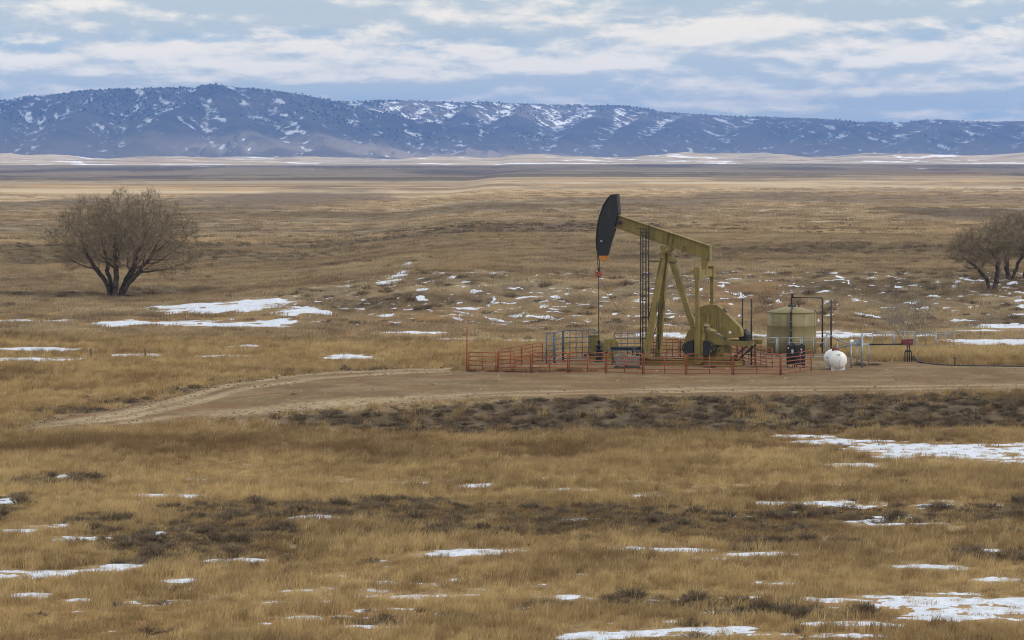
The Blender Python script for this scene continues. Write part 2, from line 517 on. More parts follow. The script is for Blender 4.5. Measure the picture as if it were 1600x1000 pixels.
# ------------------------------------------------------------------ ground sheet
def build_ground():
    tanw = 0.245
    ds = [-60.0, -20, 0.0, 20, 40, 55, 66, 74]
    d = 78.0
    while d < 9300:
        ds.append(d)
        d += 0.55 if 226 < d < 292 else min(max(d * d / 60000.0 * 1.45, 0.12), 26.0 + d * 0.002)
    ds = np.array(ds)
    nc = 720
    s = np.linspace(-1, 1, nc)
    D, S = np.meshgrid(ds, s, indexing='ij')
    half = np.maximum(D, 70.0) * tanw + 6.0
    X = S * half
    Y = D
    Z = H(X, Y)
    pad = pad_mask(X, Y)
    snow = snow_mask(X, Y)
    sage = sage_shade_mask(X, Y)
    rust = np.clip(sstep(0.0, 0.45, fbm(X / 14, Y / 9, 101, 4)) + 0.9 * np.exp(-((Y - 148) / 5.0) ** 2), 0, 1) * (Y < 330)
    dirt = sstep(-0.8, 0.4, pad) + 0.35 * sstep(0.25, 0.5, fbm(X / 5, Y / 4, 102, 4)) * (Y < 320)
    dirt = np.where(pad < -0.4, dirt * (1 - 0.85 * sage), dirt)
    # grass roots hump, worn ground lower
    V = np.stack([X, Y, Z], -1).reshape(-1, 3)
    F = grid_faces(*D.shape)
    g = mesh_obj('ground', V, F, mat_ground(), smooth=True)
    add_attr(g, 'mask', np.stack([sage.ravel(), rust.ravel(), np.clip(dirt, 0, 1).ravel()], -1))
    fsn = -1.0 + (Y > 2600) * (1.0 + 1.1 * fbm(X / 150 + Y / 300, Y / 420, 103, 5, 0.6) + 0.25 * (Y > 6200))
    add_attr(g, 'far_snow', fsn.ravel())
    add_attr(g, 'sun_tone', (sstep(5600, 6400, Y) + 0.10 * sstep(900, 1500, Y) * (1 - sstep(1900, 2500, Y))).ravel())  # extra brightness painted where sun falls: foothills, faintly the middle prairie
    tag(g, 'rolling dry prairie ground of tan grass and dark sage', kind='structure')

    def sheet(name, level, lift, mat, slope, sub=None):
        lv = level.ravel()
        keep = (lv[F] > 0.30).any(1)
        if sub is not None:
            keep &= sub.ravel()[F].all(1)
        ff = F[keep]
        used, inv = np.unique(ff, return_inverse=True)
        vv = V[used].copy()
        vv[:, 2] += np.clip((lv[used] - 0.5) * slope, -0.12, lift)
        o = mesh_obj(name, vv, inv.reshape(-1, 4), mat, smooth=True)
        return o, used

    padlev = 0.5 + pad * 0.5
    po, used = sheet('well_pad', padlev, 0.03, mat_pad(), 0.10)
    # wheel tracks that run in from the left and along the front of the pad
    trk = np.zeros(len(used))
    vx, vy = V[used, 0], V[used, 1]
    for line in ([(60, 668), (200, 655), (300, 632), (400, 606), (500, 592), (620, 584), (760, 580)],
                 [(60, 664), (190, 648), (270, 628), (360, 603), (460, 588), (600, 580), (730, 577)],
                 [(200, 662), (330, 646), (480, 633), (640, 622), (800, 614), (1100, 608), (1700, 602)],
                 [(330, 650), (480, 638), (640, 627), (800, 619), (1100, 613), (1700, 607)]):
        w = poly_world(line)
        best = np.full(len(used), 1e9)
        for (ax, ay), (bx, by) in zip(w[:-1], w[1:]):
            dx, dy = bx - ax, by - ay
            tt = np.clip(((vx - ax) * dx + (vy - ay) * dy) / (dx * dx + dy * dy), 0, 1)
            best = np.minimum(best, np.hypot(vx - ax - tt * dx, vy - ay - tt * dy))
        trk = np.maximum(trk, (1 - sstep(0.15, 0.95, best)) * (0.75 + 0.5 * perlin(vx / 4, vy / 4, 7)))
    add_attr(po, 'track', np.clip(trk, 0, 1))
    co = np.empty(len(used) * 3, np.float32); po.data.vertices.foreach_get('co', co)
    co = co.reshape(-1, 3); co[:, 2] -= 0.05 * np.clip(trk, 0, 1) * (padlev.ravel()[used] > 0.75); co[:, 2] += 0.05
    co[:, 2] -= 0.05 * (1 - sstep(0.5, 0.9, padlev.ravel()[used]))
    po.data.vertices.foreach_set('co', co.ravel()); po.data.update()
    tag(po, 'bare gravel well pad and curving dirt track', kind='structure')
    so, _ = sheet('snow', snow, 0.035, mat_snow(), 0.07, sub=(Y < 420))
    tag(so, 'thin patches of old snow lying on the prairie grass', 'snow', kind='stuff')
    del so['category']
    return g


ground = build_ground()


# ------------------------------------------------------------------ mountains
A1 = np.array([(-400, 170), (0, 158), (60, 150), (130, 142), (190, 139), (250, 138), (300, 136), (330, 131), (350, 134),
               (400, 139), (440, 143), (480, 149), (530, 160), (580, 173), (660, 190), (780, 203), (900, 222), (1020, 246), (2200, 262)], float)
A2 = np.array([(-400, 175), (300, 170), (420, 163), (530, 158), (640, 157), (700, 160), (760, 159), (820, 162), (930, 165),
               (965, 164), (1000, 168), (1040, 175), (1080, 178), (1150, 182), (1220, 184), (1270, 185), (1300, 187), (1340, 191),
               (1400, 192), (1440, 188), (1480, 187), (1520, 190), (1560, 190), (1600, 189), (1800, 184), (2200, 192)], float)


def massif(A, Y, prof, yc, yb, seed, amp):
    X = (A - 800) * Y / FPX
    yc = yc + 260 * perlin(X / 900.0, 0 * X, seed)
    yb = yb + 380 * fbm(X / 700.0, 0 * X + 4, seed + 1, 3)
    row = np.interp(A, prof[:, 0], prof[:, 1])
    crest = CAM_H + (HOR - row) * yc / FPX
    t = (Y - yb) / (yc - yb)
    tc = np.clip(t, 0, 1)
    shp = 0.42 * tc + 0.58 * tc ** 1.9
    rx = X / 330.0 + 0.45 * (Y / 700.0)
    wob = 0.5 * fbm(X / 500, Y / 600, seed + 2, 3)
    r = ridged(rx + wob, Y / 1300.0, seed + 3, 5)
    r2 = ridged(X / 130.0 - 0.5 * Y / 330.0 + wob, Y / 520.0, seed + 4, 4)
    bump = np.clip(tc * (1 - tc) * 4, 0, 1) ** 0.8
    z = crest * 0.80 * shp + 0.2 * crest * sstep(0.72, 1.0, tc) + crest * amp * bump * (r - 0.62) + crest * amp * 0.36 * bump * (r2 - 0.6)
    back = np.clip(t - 1, 0, 10)
    z = z - back * crest * 0.35
    z = z + 3.0 * fbm(X / 60, Y / 60, seed + 5, 3) * sstep(0.0, 0.2, tc) * (1 - sstep(0.88, 0.99, tc))
    return np.where(t > 0, z, -30.0), tc


def build_mountains():
    a = np.arange(-340, 1940, 2.6)
    y = np.concatenate([np.arange(7900, 11000, 17.0), np.arange(11000, 13300, 19.0)])
    Yg, Ag = np.meshgrid(y, a, indexing='ij')
    Xg = (Ag - 800) * Yg / FPX
    z1, t1 = massif(Ag, Yg, A1, 10400.0, 8450.0, 201, 0.42)
    z2, t2 = massif(Ag, Yg, A2, 11900.0, 9000.0, 301, 0.40)
    z0 = H(Xg, Yg)

    def spur(z, prof, pts, slope):
        # a ridge that runs down from the crest: (place along the range, distance, share of the crest height)
        ya = np.array([p[1] for p in pts][::-1]); aa = np.array([p[0] for p in pts][::-1]); ha = np.array([p[2] for p in pts][::-1])
        al = np.interp(Yg, ya, aa)
        xl = (al - 800) * Yg / FPX + 45 * fbm(Yg / 420.0, Yg * 0 + pts[0][0], 77, 3)
        top_h = CAM_H + (HOR - np.interp(pts[0][0], prof[:, 0], prof[:, 1])) * pts[0][1] / FPX
        h = np.interp(Yg, ya, ha) * top_h * (1 + 0.10 * fbm(Yg / 260.0, Yg * 0 + pts[0][0], 78, 3))
        lat = np.abs(Xg - xl)
        c = h - slope * lat + 10.0 * fbm(Xg / 110.0, Yg / 160.0, 79, 4)
        c = np.where((Yg < ya[-1]) & (Yg > ya[0]), c, -60.0)
        return np.logaddexp(z / 7.0, c / 7.0) * 7.0

    for a0, l in ((330, -150), (170, -120), (40, -130), (-120, -110), (440, 90), (-260, -100)):
        z1 = spur(z1, A1, [(a0, 10380, 0.99), (a0 + l * 0.3, 9900, 0.70), (a0 + l * 0.7, 9250, 0.36), (a0 + l, 8600, 0.06)], 0.33)
    z1 = spur(z1, A1, [(335, 10300, 0.98), (350, 9900, 0.66), (390, 9400, 0.40), (460, 8700, 0.08)], 0.30)
    z1 = spur(z1, A1, [(250, 10380, 0.98), (215, 9800, 0.55), (205, 9300, 0.28), (160, 8700, 0.05)], 0.36)
    rs = np.random.default_rng(9)
    for a0 in np.arange(470, 1900, 92):
        a0 = a0 + rs.uniform(-25, 25); l = rs.uniform(-150, -60)
        z2 = spur(z2, A2, [(a0, 11850, 0.985), (a0 + l * 0.3, 11250, rs.uniform(0.66, 0.8)), (a0 + l * 0.65, 10300, rs.uniform(0.3, 0.45)), (a0 + l, 9350, 0.06)], rs.uniform(0.28, 0.38))
    Z = np.maximum(np.maximum(z1, z2), z0 - 4.0)
    top = np.where(z1 > z2, t1, t2)
    dzdx = np.gradient(Z, axis=1) / np.gradient(Xg, axis=1)
    lap = np.zeros_like(Z)
    k = 6
    lap[:, k:-k] = (Z[:, 2 * k:] + Z[:, :-2 * k]) / 2 - Z[:, k:-k]
    left = np.clip(dzdx * 2.0, -1, 1)            # slopes that face away from the sun keep their snow
    hgt = np.clip(Z / 220.0, 0, 1)
    zone = fbm(Xg / 420, Yg / 500, 401, 4)
    streak = fbm((Xg + 0.45 * Yg) / 60.0, (Yg - 0.3 * Xg) / 380.0, 402, 5, 0.6)
    fine = fbm((Xg + 0.5 * Yg) / 26.0, (Yg - 0.3 * Xg) / 210.0, 405, 4, 0.6)
    wob = 0.9 * fbm(Xg / 260, Yg / 420, 406, 3)
    line = np.clip(1 - np.abs(perlin((Xg + 0.25 * Yg) / 120.0 + wob, (Yg - 0.25 * Xg) / 900.0, 407)) * 11, 0, 1) * sstep(-0.25, 0.25, fbm(Xg / 200, Yg / 260, 408, 3))
    crisp = fbm((Xg + 0.45 * Yg) / 30.0, (Yg - 0.3 * Xg) / 130.0, 409, 4, 0.8)
    sn = -0.01 + 0.45 * line + 0.16 * left + 0.26 * hgt + 0.16 * zone + 0.20 * streak + 1.15 * crisp + np.clip(lap / 20.0, -0.2, 0.22)
    mesa = sstep(470, 560, Ag) * (1 - sstep(960, 1040, Ag)) * sstep(0.60, 0.8, t2) * (z2 >= z1)
    sn = sn + 0.14 * mesa - 0.35 * (1 - sstep(0.02, 0.16, top))
    V = np.stack([Xg, Yg, Z], -1).reshape(-1, 3)
    mo = mesh_obj('mountains', V, grid_faces(*Z.shape), mat_mountain(), smooth=True)
    add_attr(mo, 'snow', sn.ravel())
    tag(mo, 'long blue mountain range streaked with snow', kind='structure')
    # woods: dark juniper on the upper slopes and along the skyline
    rng = np.random.default_rng(5)
    wood = fbm(Xg / 260, Yg / 300, 403, 4)
    dens = sstep(0.62, 0.95, top) * sstep(-0.12, 0.25, wood + 0.25 * (Ag < 320) + 0.12 * mesa) * (top < 1.0001)
    dens = dens * np.where(Ag < 620, 1.0, np.where(Ag < 1000, 0.45, 0.16))
    dens = dens + 0.30 * sstep(0.965, 0.995, top) * (0.35 + 0.65 * (fbm(Xg / 120, Yg / 100, 404, 3) > -0.08)) * np.where(Ag < 1350, 1, 0.45)
    dens = dens + 0.003 * sstep(0.2, 0.6, top)
    # hidden far side: nothing stands there
    dens = dens * np.where(np.where(z1 > z2, (Yg < 10900), True), 1, 0.0)
    pick = rng.random(Z.shape) < dens * 0.26
    P = np.stack([Xg[pick], Yg[pick], Z[pick]], -1)
    P[:, :2] += rng.normal(0, 5, (len(P), 2))
    P[:, 2] -= 0.3
    return P


JUNIPERS = build_mountains()


# ------------------------------------------------------------------ broken clouds overhead, which shade the land
def build_clouds():
    HC = 1500.0
    off = TO_SUN * (HC / TO_SUN.z)
    gx = np.arange(-5200, 5201, 55.0)
    gy = np.arange(-2600, 14001, 55.0)
    GY, GX = np.meshgrid(gy, gx, indexing='ij')       # where the shadow falls
    n = fbm(GX / 1500.0, GY / 1100.0, 501, 5, 0.55)
    fine = fbm(GX / 260.0, GY / 200.0, 502, 4, 0.55)
    m = 0.56 + 0.9 * n + 0.22 * fine                  # broken cover everywhere
    def blob(cx, cy, rx, ry, v):
        nonlocal m
        w = np.exp(-(((GX - cx) / rx) ** 4 + ((GY - cy) / ry) ** 4))
        m = m * (1 - w) + (v + 0.18 * fine) * w
    blob(0, 100, 900, 560, 0.66)          # over the well and the field before it
    blob(0, 1300, 1600, 640, 0.30)       # sun on the middle prairie
    blob(0, 4000, 2900, 1950, 1.6)      # shade before the foothills
    blob(0, 7250, 3300, 1200, 0.12)       # sunlit foothills
    blob(0, 10300, 3600, 1700, 0.95)
    blob(-450, 9300, 780, 260, 0.0)
    blob(150, 9050, 700, 120, 0.25)
    blob(-250, 11700, 900, 420, 0.40)
    T = np.sqrt(np.clip(m - 0.5, 0, 1)) * 190.0
    lump = 1.0 + 0.5 * fbm(GX / 180.0, GY / 180.0, 503, 4)
    keep = m > 0.5
    F = grid_faces(*m.shape)
    kf = keep.ravel()[F].any(1)
    F = F[kf]
    used, inv = np.unique(F, return_inverse=True)
    F = inv.reshape(-1, 4)
    xs = (GX + off.x).ravel()[used]; ys = (GY + off.y).ravel()[used]
    tt = T.ravel()[used]; ll = lump.ravel()[used]
    top = np.stack([xs, ys, HC + 2 + tt * ll], -1)
    bot = np.stack([xs, ys, HC - 2 - tt * 0.25 * ll], -1)
    V = np.concatenate([top, bot])
    F2 = np.concatenate([F, F[:, ::-1] + len(used)])
    m_, t = new_mat('cloud')
    tl = t.n('ShaderNodeBsdfTranslucent', {'Color': (0.70, 0.71, 0.74, 1)})
    tp = t.n('ShaderNodeBsdfTransparent', {'Color': (1, 1, 1, 1)})
    mx = t.n('ShaderNodeMixShader', {0: t.ramp(attr(t, 'thick').outputs['Fac'], 0.5, 1.1, 0.66, 0.12), 1: tl.outputs[0], 2: tp.outputs[0]})
    out = t.n('ShaderNodeOutputMaterial')
    t.t.links.new(mx.outputs[0], out.inputs[0])
    c = mesh_obj('cloud_layer', V, F2, m_, smooth=True)
    th = m.ravel()[used]
    add_attr(c, 'thick', np.concatenate([th, th]))
    tag(c, 'broken layer of cloud drifting high above the prairie', kind='stuff')


build_clouds()


# ------------------------------------------------------------------ air
def build_haze():
    zs = [c[2] for o in bpy.data.objects if o.name in ('ground', 'mountains') for c in o.bound_box]
    x, y0, y1, z0, z1 = 3700.0, -120.0, 13500.0, min(zs) - 1.0, max(zs) + 14.0
    v = [(sx * x, yy, zz) for zz in (z0, z1) for yy in (y0, y1) for sx in (-1, 1)]
    f = [(0, 2, 3, 1), (4, 5, 7, 6), (0, 1, 5, 4), (2, 6, 7, 3), (0, 4, 6, 2), (1, 3, 7, 5)]
    m, t = new_mat('air')
    vol = t.n('ShaderNodeVolumePrincipled', {'Color': (0.20, 0.42, 1.0, 1), 'Density': 7.0e-5, 'Anisotropy': 0.0})
    out = t.n('ShaderNodeOutputMaterial')
    t.t.links.new(vol.outputs[0], out.inputs['Volume'])
    o = mesh_obj('haze', v, f, m)
    tag(o, 'thin blue haze in the air', kind='stuff')


build_haze()


# ------------------------------------------------------------------ shapes
def bm_new():
    return bmesh.new()


def bm_box(bm, c, s, rot=None, bev=0.0):
    r = bmesh.ops.create_cube(bm, size=1.0)
    vs = r['verts']
    M = Matrix.Translation(Vector(c)) @ (rot.to_4x4() if rot else Matrix.Identity(4)) @ Matrix.Diagonal((*s, 1))
    bmesh.ops.transform(bm, matrix=M, verts=vs)
    if bev > 0:
        es = list({e for v in vs for e in v.link_edges})
        bmesh.ops.bevel(bm, geom=es, offset=bev, segments=2, affect='EDGES', profile=0.6)


def bm_tube(bm, pts, r, seg=8, cap=True):
    """round bar along a polyline; r is one radius or one per point"""
    pts = [Vector(p) for p in pts]
    if not hasattr(r, '__len__'):
        r = [r] * len(pts)
    rings = []
    ref = None
    for i, p in enumerate(pts):
        if i == 0: d = pts[1] - p
        elif i == len(pts) - 1: d = p - pts[i - 1]
        else: d = (pts[i + 1] - p).normalized() + (p - pts[i - 1]).normalized()
        d.normalize()
        if ref is None:
            ref = Vector((0, 0, 1)) if abs(d.z) < 0.9 else Vector((1, 0, 0))
        a = d.cross(ref)
        if a.length < 1e-4:
            a = d.orthogonal()
        a.normalize()
        b = d.cross(a)
        rings.append([bm.verts.new(p + (a * math.cos(t) + b * math.sin(t)) * r[i])
                      for t in (2 * math.pi * k / seg for k in range(seg))])
    for A, B in zip(rings[:-1], rings[1:]):
        for k in range(seg):
            f = bm.faces.new((A[k], A[(k + 1) % seg], B[(k + 1) % seg], B[k]))
            f.smooth = True
    if cap:
        bm.faces.new(rings[0][::-1]); bm.faces.new(rings[-1])


def bm_bar(bm, a, b, w, h, up=(0, 0, 1)):
    """square bar from a to b, w wide and h deep"""
    a, b = Vector(a), Vector(b)
    d = (b - a); L = d.length; d.normalize()
    u = Vector(up)
    s = d.cross(u)
    if s.length < 1e-4: s = d.orthogonal()
    s.normalize(); t = s.cross(d)
    R = Matrix((d, s, t)).transposed()
    bm_box(bm, (a + b) / 2, (L, w, h), R)


def bm_lathe(bm, prof, seg=24, c=(0, 0, 0), rot=None):
    """turn a profile of (radius, height) about a vertical axis"""
    rings = []
    M = rot if rot else Matrix.Identity(3)
    for r, z in prof:
        ring = []
        for k in range(seg):
            t = 2 * math.pi * k / seg
            ring.append(bm.verts.new(Vector(c) + M @ Vector((r * math.cos(t), r * math.sin(t), z))))
        rings.append(ring)
    for A, B in zip(rings[:-1], rings[1:]):
        for k in range(seg):
            f = bm.faces.new((A[k], A[(k + 1) % seg], B[(k + 1) % seg], B[k])); f.smooth = True
    bm.faces.new(rings[0][::-1]); bm.faces.new(rings[-1])


def bm_prism(bm, pts, y0, y1, bev=0.0):
    """polygon in the x-z plane given a thickness along y"""
    a = [bm.verts.new((x, y0, z)) for x, z in pts]
    b = [bm.verts.new((x, y1, z)) for x, z in pts]
    n = len(pts)
    fs = [bm.faces.new(a), bm.faces.new(b[::-1])]
    for i in range(n):
        fs.append(bm.faces.new((a[i], b[i], b[(i + 1) % n], a[(i + 1) % n])))
    bmesh.ops.recalc_face_normals(bm, faces=fs)
    if bev > 0:
        es = list({e for f in fs for e in f.edges})
        bmesh.ops.bevel(bm, geom=es, offset=bev, segments=2, affect='EDGES')


def part(name, bm, mat, parent=None, label=None):
    bmesh.ops.recalc_face_normals(bm, faces=bm.faces[:])
    me = bpy.data.meshes.new(name)
    bm.to_mesh(me); bm.free()
    me.materials.append(mat)
    o = bpy.data.objects.new(name, me)
    scene.collection.objects.link(o)
    if parent: o.parent = parent
    if label: o['label'] = label
    return o


def empty(name, loc, rz=0.0):
    o = bpy.data.objects.new(name, None)
    o.empty_display_size = 0.3
    scene.collection.objects.link(o)
    o.location = loc
    o.rotation_euler = (0, 0, rz)
    return o


def copy_tree(o, parent=None):
    c = o.copy()
    scene.collection.objects.link(c)
    c.parent = parent
    for ch in o.children:
        copy_tree(ch, c)
    return c


def mat_paint(name, col, dirt=(0.10, 0.075, 0.05), amount=0.5, rough=0.55, scale=1.2, metal=0.0, rust=None, streak=True):
    """paint that has stood outdoors: fading, dust low down in its own pattern, rust specks, rain streaks"""
    m, t = new_mat(name)
    obj = t.n('ShaderNodeTexCoord').outputs['Object']
    n1 = t.noise(obj, scale, 5, 0.6, 0.2)
    n2 = t.noise(t.stretch(obj, (6, 6, 0.5)), scale, 4, 0.6)
    n3 = t.noise(obj, scale * 7, 4, 0.65)
    c = t.mix(t.ramp(n1, 0.3, 0.7), tuple(v * 0.82 for v in col), tuple(min(1, v * 1.14) for v in col))
    if streak:
        c = t.mix(t.math('MULTIPLY', t.ramp(n2, 0.52, 0.70), amount), c, dirt)
    c = t.mix(t.math('MULTIPLY', t.ramp(n3, 0.58, 0.72), amount), c, rust or dirt)
    finish(t, c, rough, n3, 0.01, 0.3, 0.35, metal)
    return m


M_OLIVE = mat_paint('olive_paint', (0.225, 0.172, 0.052), (0.055, 0.040, 0.020), 0.65, 0.62)
M_TANK = mat_paint('tank_olive', (0.222, 0.188, 0.090), (0.12, 0.095, 0.048), 0.35, 0.5, 0.6)
M_BLACK = mat_paint('black_paint', (0.020, 0.020, 0.023), (0.055, 0.042, 0.032), 0.5, 0.55)
M_STEEL = mat_paint('dark_steel', (0.035, 0.032, 0.030), (0.085, 0.05, 0.03), 0.6, 0.6, 3.0)
M_RED = mat_paint('red_pipe', (0.295, 0.080, 0.036), (0.12, 0.045, 0.025), 0.6, 0.6, 2.5)
M_DKRED = mat_paint('dark_red_paint', (0.16, 0.03, 0.03), (0.06, 0.02, 0.02), 0.5, 0.6, 2.5)
M_ORANGE = mat_paint('orange_paint', (0.55, 0.21, 0.04), (0.3, 0.1, 0.03), 0.4, 0.6, 3.0)
M_YELLOW = mat_paint('yellow_marks', (0.62, 0.42, 0.04), (0.2, 0.12, 0.03), 0.5, 0.6, 6.0)
M_GALV = mat_paint('galvanised_pipe', (0.27, 0.31, 0.35), (0.15, 0.15, 0.15), 0.4, 0.42, 3.0, metal=0.35)
M_BLUE = mat_paint('blue_grey_pipe', (0.075, 0.105, 0.15), (0.07, 0.06, 0.055), 0.5, 0.5, 3.0)
M_WHITE = mat_paint('white_enamel', (0.78, 0.79, 0.81), (0.45, 0.40, 0.34), 0.18, 0.35, 1.0)
M_GREYM = mat_paint('grey_casing', (0.17, 0.145, 0.125), (0.08, 0.06, 0.05), 0.6, 0.7, 3.0)
M_WOOD = mat_paint('weathered_wood', (0.11, 0.085, 0.065), (0.05, 0.04, 0.03), 0.6, 0.9, 4.0)
M_PINK = mat_paint('faded_mark', (0.55, 0.40, 0.36), (0.4, 0.3, 0.25), 0.3, 0.6, 4.0)


# ------------------------------------------------------------------ the pumpjack
PT = math.radians(25)
PC, PS = math.cos(PT), math.sin(PT)
PY0 = 190.0
PX0 = (1043 - 800) * PY0 / FPX
PZ0 = gz(PX0, PY0)


def pl(px, py, v=0.0):
    """length and height on the pumpjack, measured from the photograph at lateral offset v"""
    k = (px - 800) / FPX
    u = (k * (PY0 + v * PC) - PX0 - v * PS) / (PC + k * PS)
    d = PY0 - u * PS + v * PC
    return u, CAM_H - (py - HOR) * d / FPX - PZ0


def build_pumpjack():
    P = empty('pumpjack', (PX0, PY0, PZ0), -PT)
    tag(P, 'tall olive pumpjack with a black horsehead raised over the well', 'pumpjack')
    # skid
    sk = empty_part = None
    u0 = -1.75; u1 = 5.15
    bm = bm_new()
    for v in (-0.95, 0.95):
        bm_box(bm, ((u0 + u1) / 2, v, 0.46), (u1 - u0, 0.34, 0.05))
        bm_box(bm, ((u0 + u1) / 2, v, 0.07), (u1 - u0, 0.34, 0.05))
        bm_box(bm, ((u0 + u1) / 2, v, 0.265), (u1 - u0, 0.05, 0.34))
    for u in (u0 + 0.2, 0.0, 1.6, 3.4, u1 - 0.2):
        bm_box(bm, (u, 0, 0.265), (0.16, 1.84, 0.3))
    part('skid', bm, M_OLIVE, P)
    # foundation pad of the skid
    bm = bm_new()
    bm_box(bm, ((u0 + u1) / 2, 0, -0.06), (u1 - u0 + 0.8, 2.9, 0.2), bev=0.03)
    part('foundation', bm, mat_paint('foundation_concrete', (0.26, 0.215, 0.16), amount=0.4, rough=0.9), P)
    # samson post
    apex_u, apex_w = pl(1042, 396)
    for v in (-1.1, 1.1):
        b = bm_new()
        bm_bar(b, (-1.12, v, 0.5), (apex_u - 0.16, v * 0.16, apex_w), 0.30, 0.36, up=(1, 0, 0))
        bm_box(b, (-1.12, v, 0.53), (0.55, 0.5, 0.06))
        part('samson_leg', b, M_OLIVE, P)
    b = bm_new()
    bm_bar(b, (2.05, 0, 2.1), (apex_u + 0.2, 0, apex_w), 0.34, 0.36, up=(1, 0, 0))
    part('back_leg', b, M_OLIVE, P)
    b = bm_new()
    bm_bar(b, (-0.95, -0.93, 2.1), (-0.95, 0.93, 2.1), 0.14, 0.14)
    part('cross_brace', b, M_OLIVE, P)
    for s in (-1, 1):                       # thin diagonal rods between the front legs
        b = bm_new()
        bm_tube(b, [(-1.0, -0.85 * s, 1.0), (-0.45, 0.55 * s, 4.3)], 0.025, 5)
        part('brace_rod', b, M_STEEL, P)
    # saddle bearing
    b = bm_new()
    bm_box(b, (apex_u, 0, apex_w + 0.03), (0.8, 0.75, 0.08))
    bm_prism(b, [(apex_u - 0.42, apex_w + 0.52), (apex_u + 0.42, apex_w + 0.40), (apex_u + 0.26, apex_w + 0.07),
                 (apex_u - 0.26, apex_w + 0.07)], -0.26, 0.26, 0.02)
    bm_tube(b, [(apex_u, -0.46, apex_w + 0.22), (apex_u, 0.46, apex_w + 0.22)], 0.17, 14)
    part('saddle_bearing', b, M_OLIVE, P)
    b = bm_new()
    bm_tube(b, [(apex_u + 0.15, -0.2, apex_w - 0.55), (apex_u + 0.75, -0.35, apex_w - 0.62), (apex_u + 0.85, -0.4, apex_w - 0.5),
                (apex_u + 0.72, -0.4, apex_w - 0.42)], 0.035, 6)
    part('hook', b, M_STEEL, P)
    # walking beam: a deep wide-flange girder
    tl = pl(966, 337, -0.2); tr = pl(1108, 384.5, -0.2); br = pl(1108, 406, -0.2); bl = pl(960.5, 355, -0.2)
    beam = empty('beam', (0, 0, 0)); beam.parent = P
    tl, tr, br, bl = [Vector((p[0], 0, p[1])) for p in (tl, tr, br, bl)]
    b = bm_new()
    bm_prism(b, [(tl.x, tl.z), (tr.x, tr.z), (br.x, br.z), (bl.x, bl.z)], -0.05, 0.05)
    part('web', b, M_OLIVE, beam)
    dirv = (tr - tl).normalized()
    upv = Vector((-dirv.z, 0, dirv.x))
    for nm, a, c_, s in (('top_flange', tl, tr, 1), ('bottom_flange', bl, br, -1)):
        b = bm_new()
        bm_bar(b, a + upv * 0.012 * s, c_ + upv * 0.012 * s, 0.42, 0.05, up=upv)
        part(nm, b, M_OLIVE, beam)
    b = bm_new()
    e = (tr + br) / 2
    bm_bar(b, tr - upv * 0.0 + dirv * 0.03, br + dirv * 0.03, 0.42, 0.04, up=dirv)
    part('end_plate', b, M_OLIVE, beam)
    for f in (0.55, 0.60):
        pt = tl.lerp(tr, f); pb = bl.lerp(br, f)
        for s in (-1, 1):
            b = bm_new()
            bm_bar(b, pt + Vector((0, 0.12 * s, -0.03)), pb + Vector((0, 0.12 * s, 0.03)), 0.13, 0.03, up=dirv)
            part('stiffener', b, M_OLIVE, beam)
    b = bm_new()                              # faint stencil left on the web
    c0 = tl.lerp(br, 0.72)
    bm_box(b, (c0.x, -0.053, c0.z), (0.16, 0.004, 0.07))
    bm_box(b, (c0.x + 0.03, -0.053, c0.z - 0.13), (0.1, 0.004, 0.05))
    part('stencil', b, M_DKRED, beam)
    # horsehead
    zc = lambda x, y: (900 + x / 5.714, 280 + y / 5.714)
    prof = [(320, 138), (365, 131), (378, 300), (352, 405), (300, 560), (268, 680), (258, 728), (205, 728), (191, 640), (185, 540),
            (193, 430), (213, 335), (248, 235), (285, 175)]
    pr = [pl(*zc(*q), -0.22) for q in prof]
    b = bm_new()
    bm_prism(b, pr, -0.26, 0.26, 0.02)
    hh = part('horsehead', b, M_BLACK, P, 'black curved horsehead with an orange tip')
    b = bm_new()
    arc = pr[8:] + [pr[0]]
    for (a0, a1) in zip(arc[:-1], arc[1:]):  # the rolled face plate the bridle lies on
        bm_bar(b, (a0[0] - 0.02, 0, a0[1]), (a1[0] - 0.02, 0, a1[1]), 0.64, 0.04, up=(1, 0, 0.01))
    part('face_plate', b, M_BLACK, hh)
    tip = [pl(*zc(*q), -0.27) for q in ((266, 683), (259, 727), (212, 727), (205, 683))]
    b = bm_new()
    bm_prism(b, tip, -0.275, 0.275)
    part('tip', b, M_ORANGE, hh, 'orange painted tip')
    for q in ((292, 327), (263, 425), (254, 476), (226, 552)):
        c0 = pl(*zc(*q), -0.27)
        b = bm_new()
        bm_tube(b, [(c0[0], -0.30, c0[1]), (c0[0], -0.25, c0[1])], 0.05 if q[1] < 500 else 0.075, 10)
        part('bolt', b, M_STEEL if q[1] < 500 else M_GALV, hh)
    b = bm_new()
    c0 = pl(*zc(150, 440), -0.3); c1 = pl(*zc(215, 448), -0.3); cm = pl(*zc(95, 436), -0.3)
    bm_tube(b, [(cm[0], -0.3, cm[1]), (c0[0], -0.3, c0[1]), (c1[0], -0.3, c1[1])], 0.022, 5)
    part('rod', b, M_STEEL, hh)
    b = bm_new()
    c0 = pl(*zc(385, 385), -0.25)
    bm_box(b, (c0[0], -0.24, c0[1]), (0.34, 0.12, 0.26), bev=0.03)
    bm_tube(b, [(c0[0] - 0.2, -0.3, c0[1] - 0.05), (c0[0] + 0.25, -0.3, c0[1] + 0.08)], 0.04, 6)
    part('latch', b, M_STEEL, hh)
    # bridle, carrier bar, polished rod
    wl_u = pl(935.5, 430)[0]
    wtop = pl(935.5, 432)[1]
    start = pl(*zc(187, 560), 0)
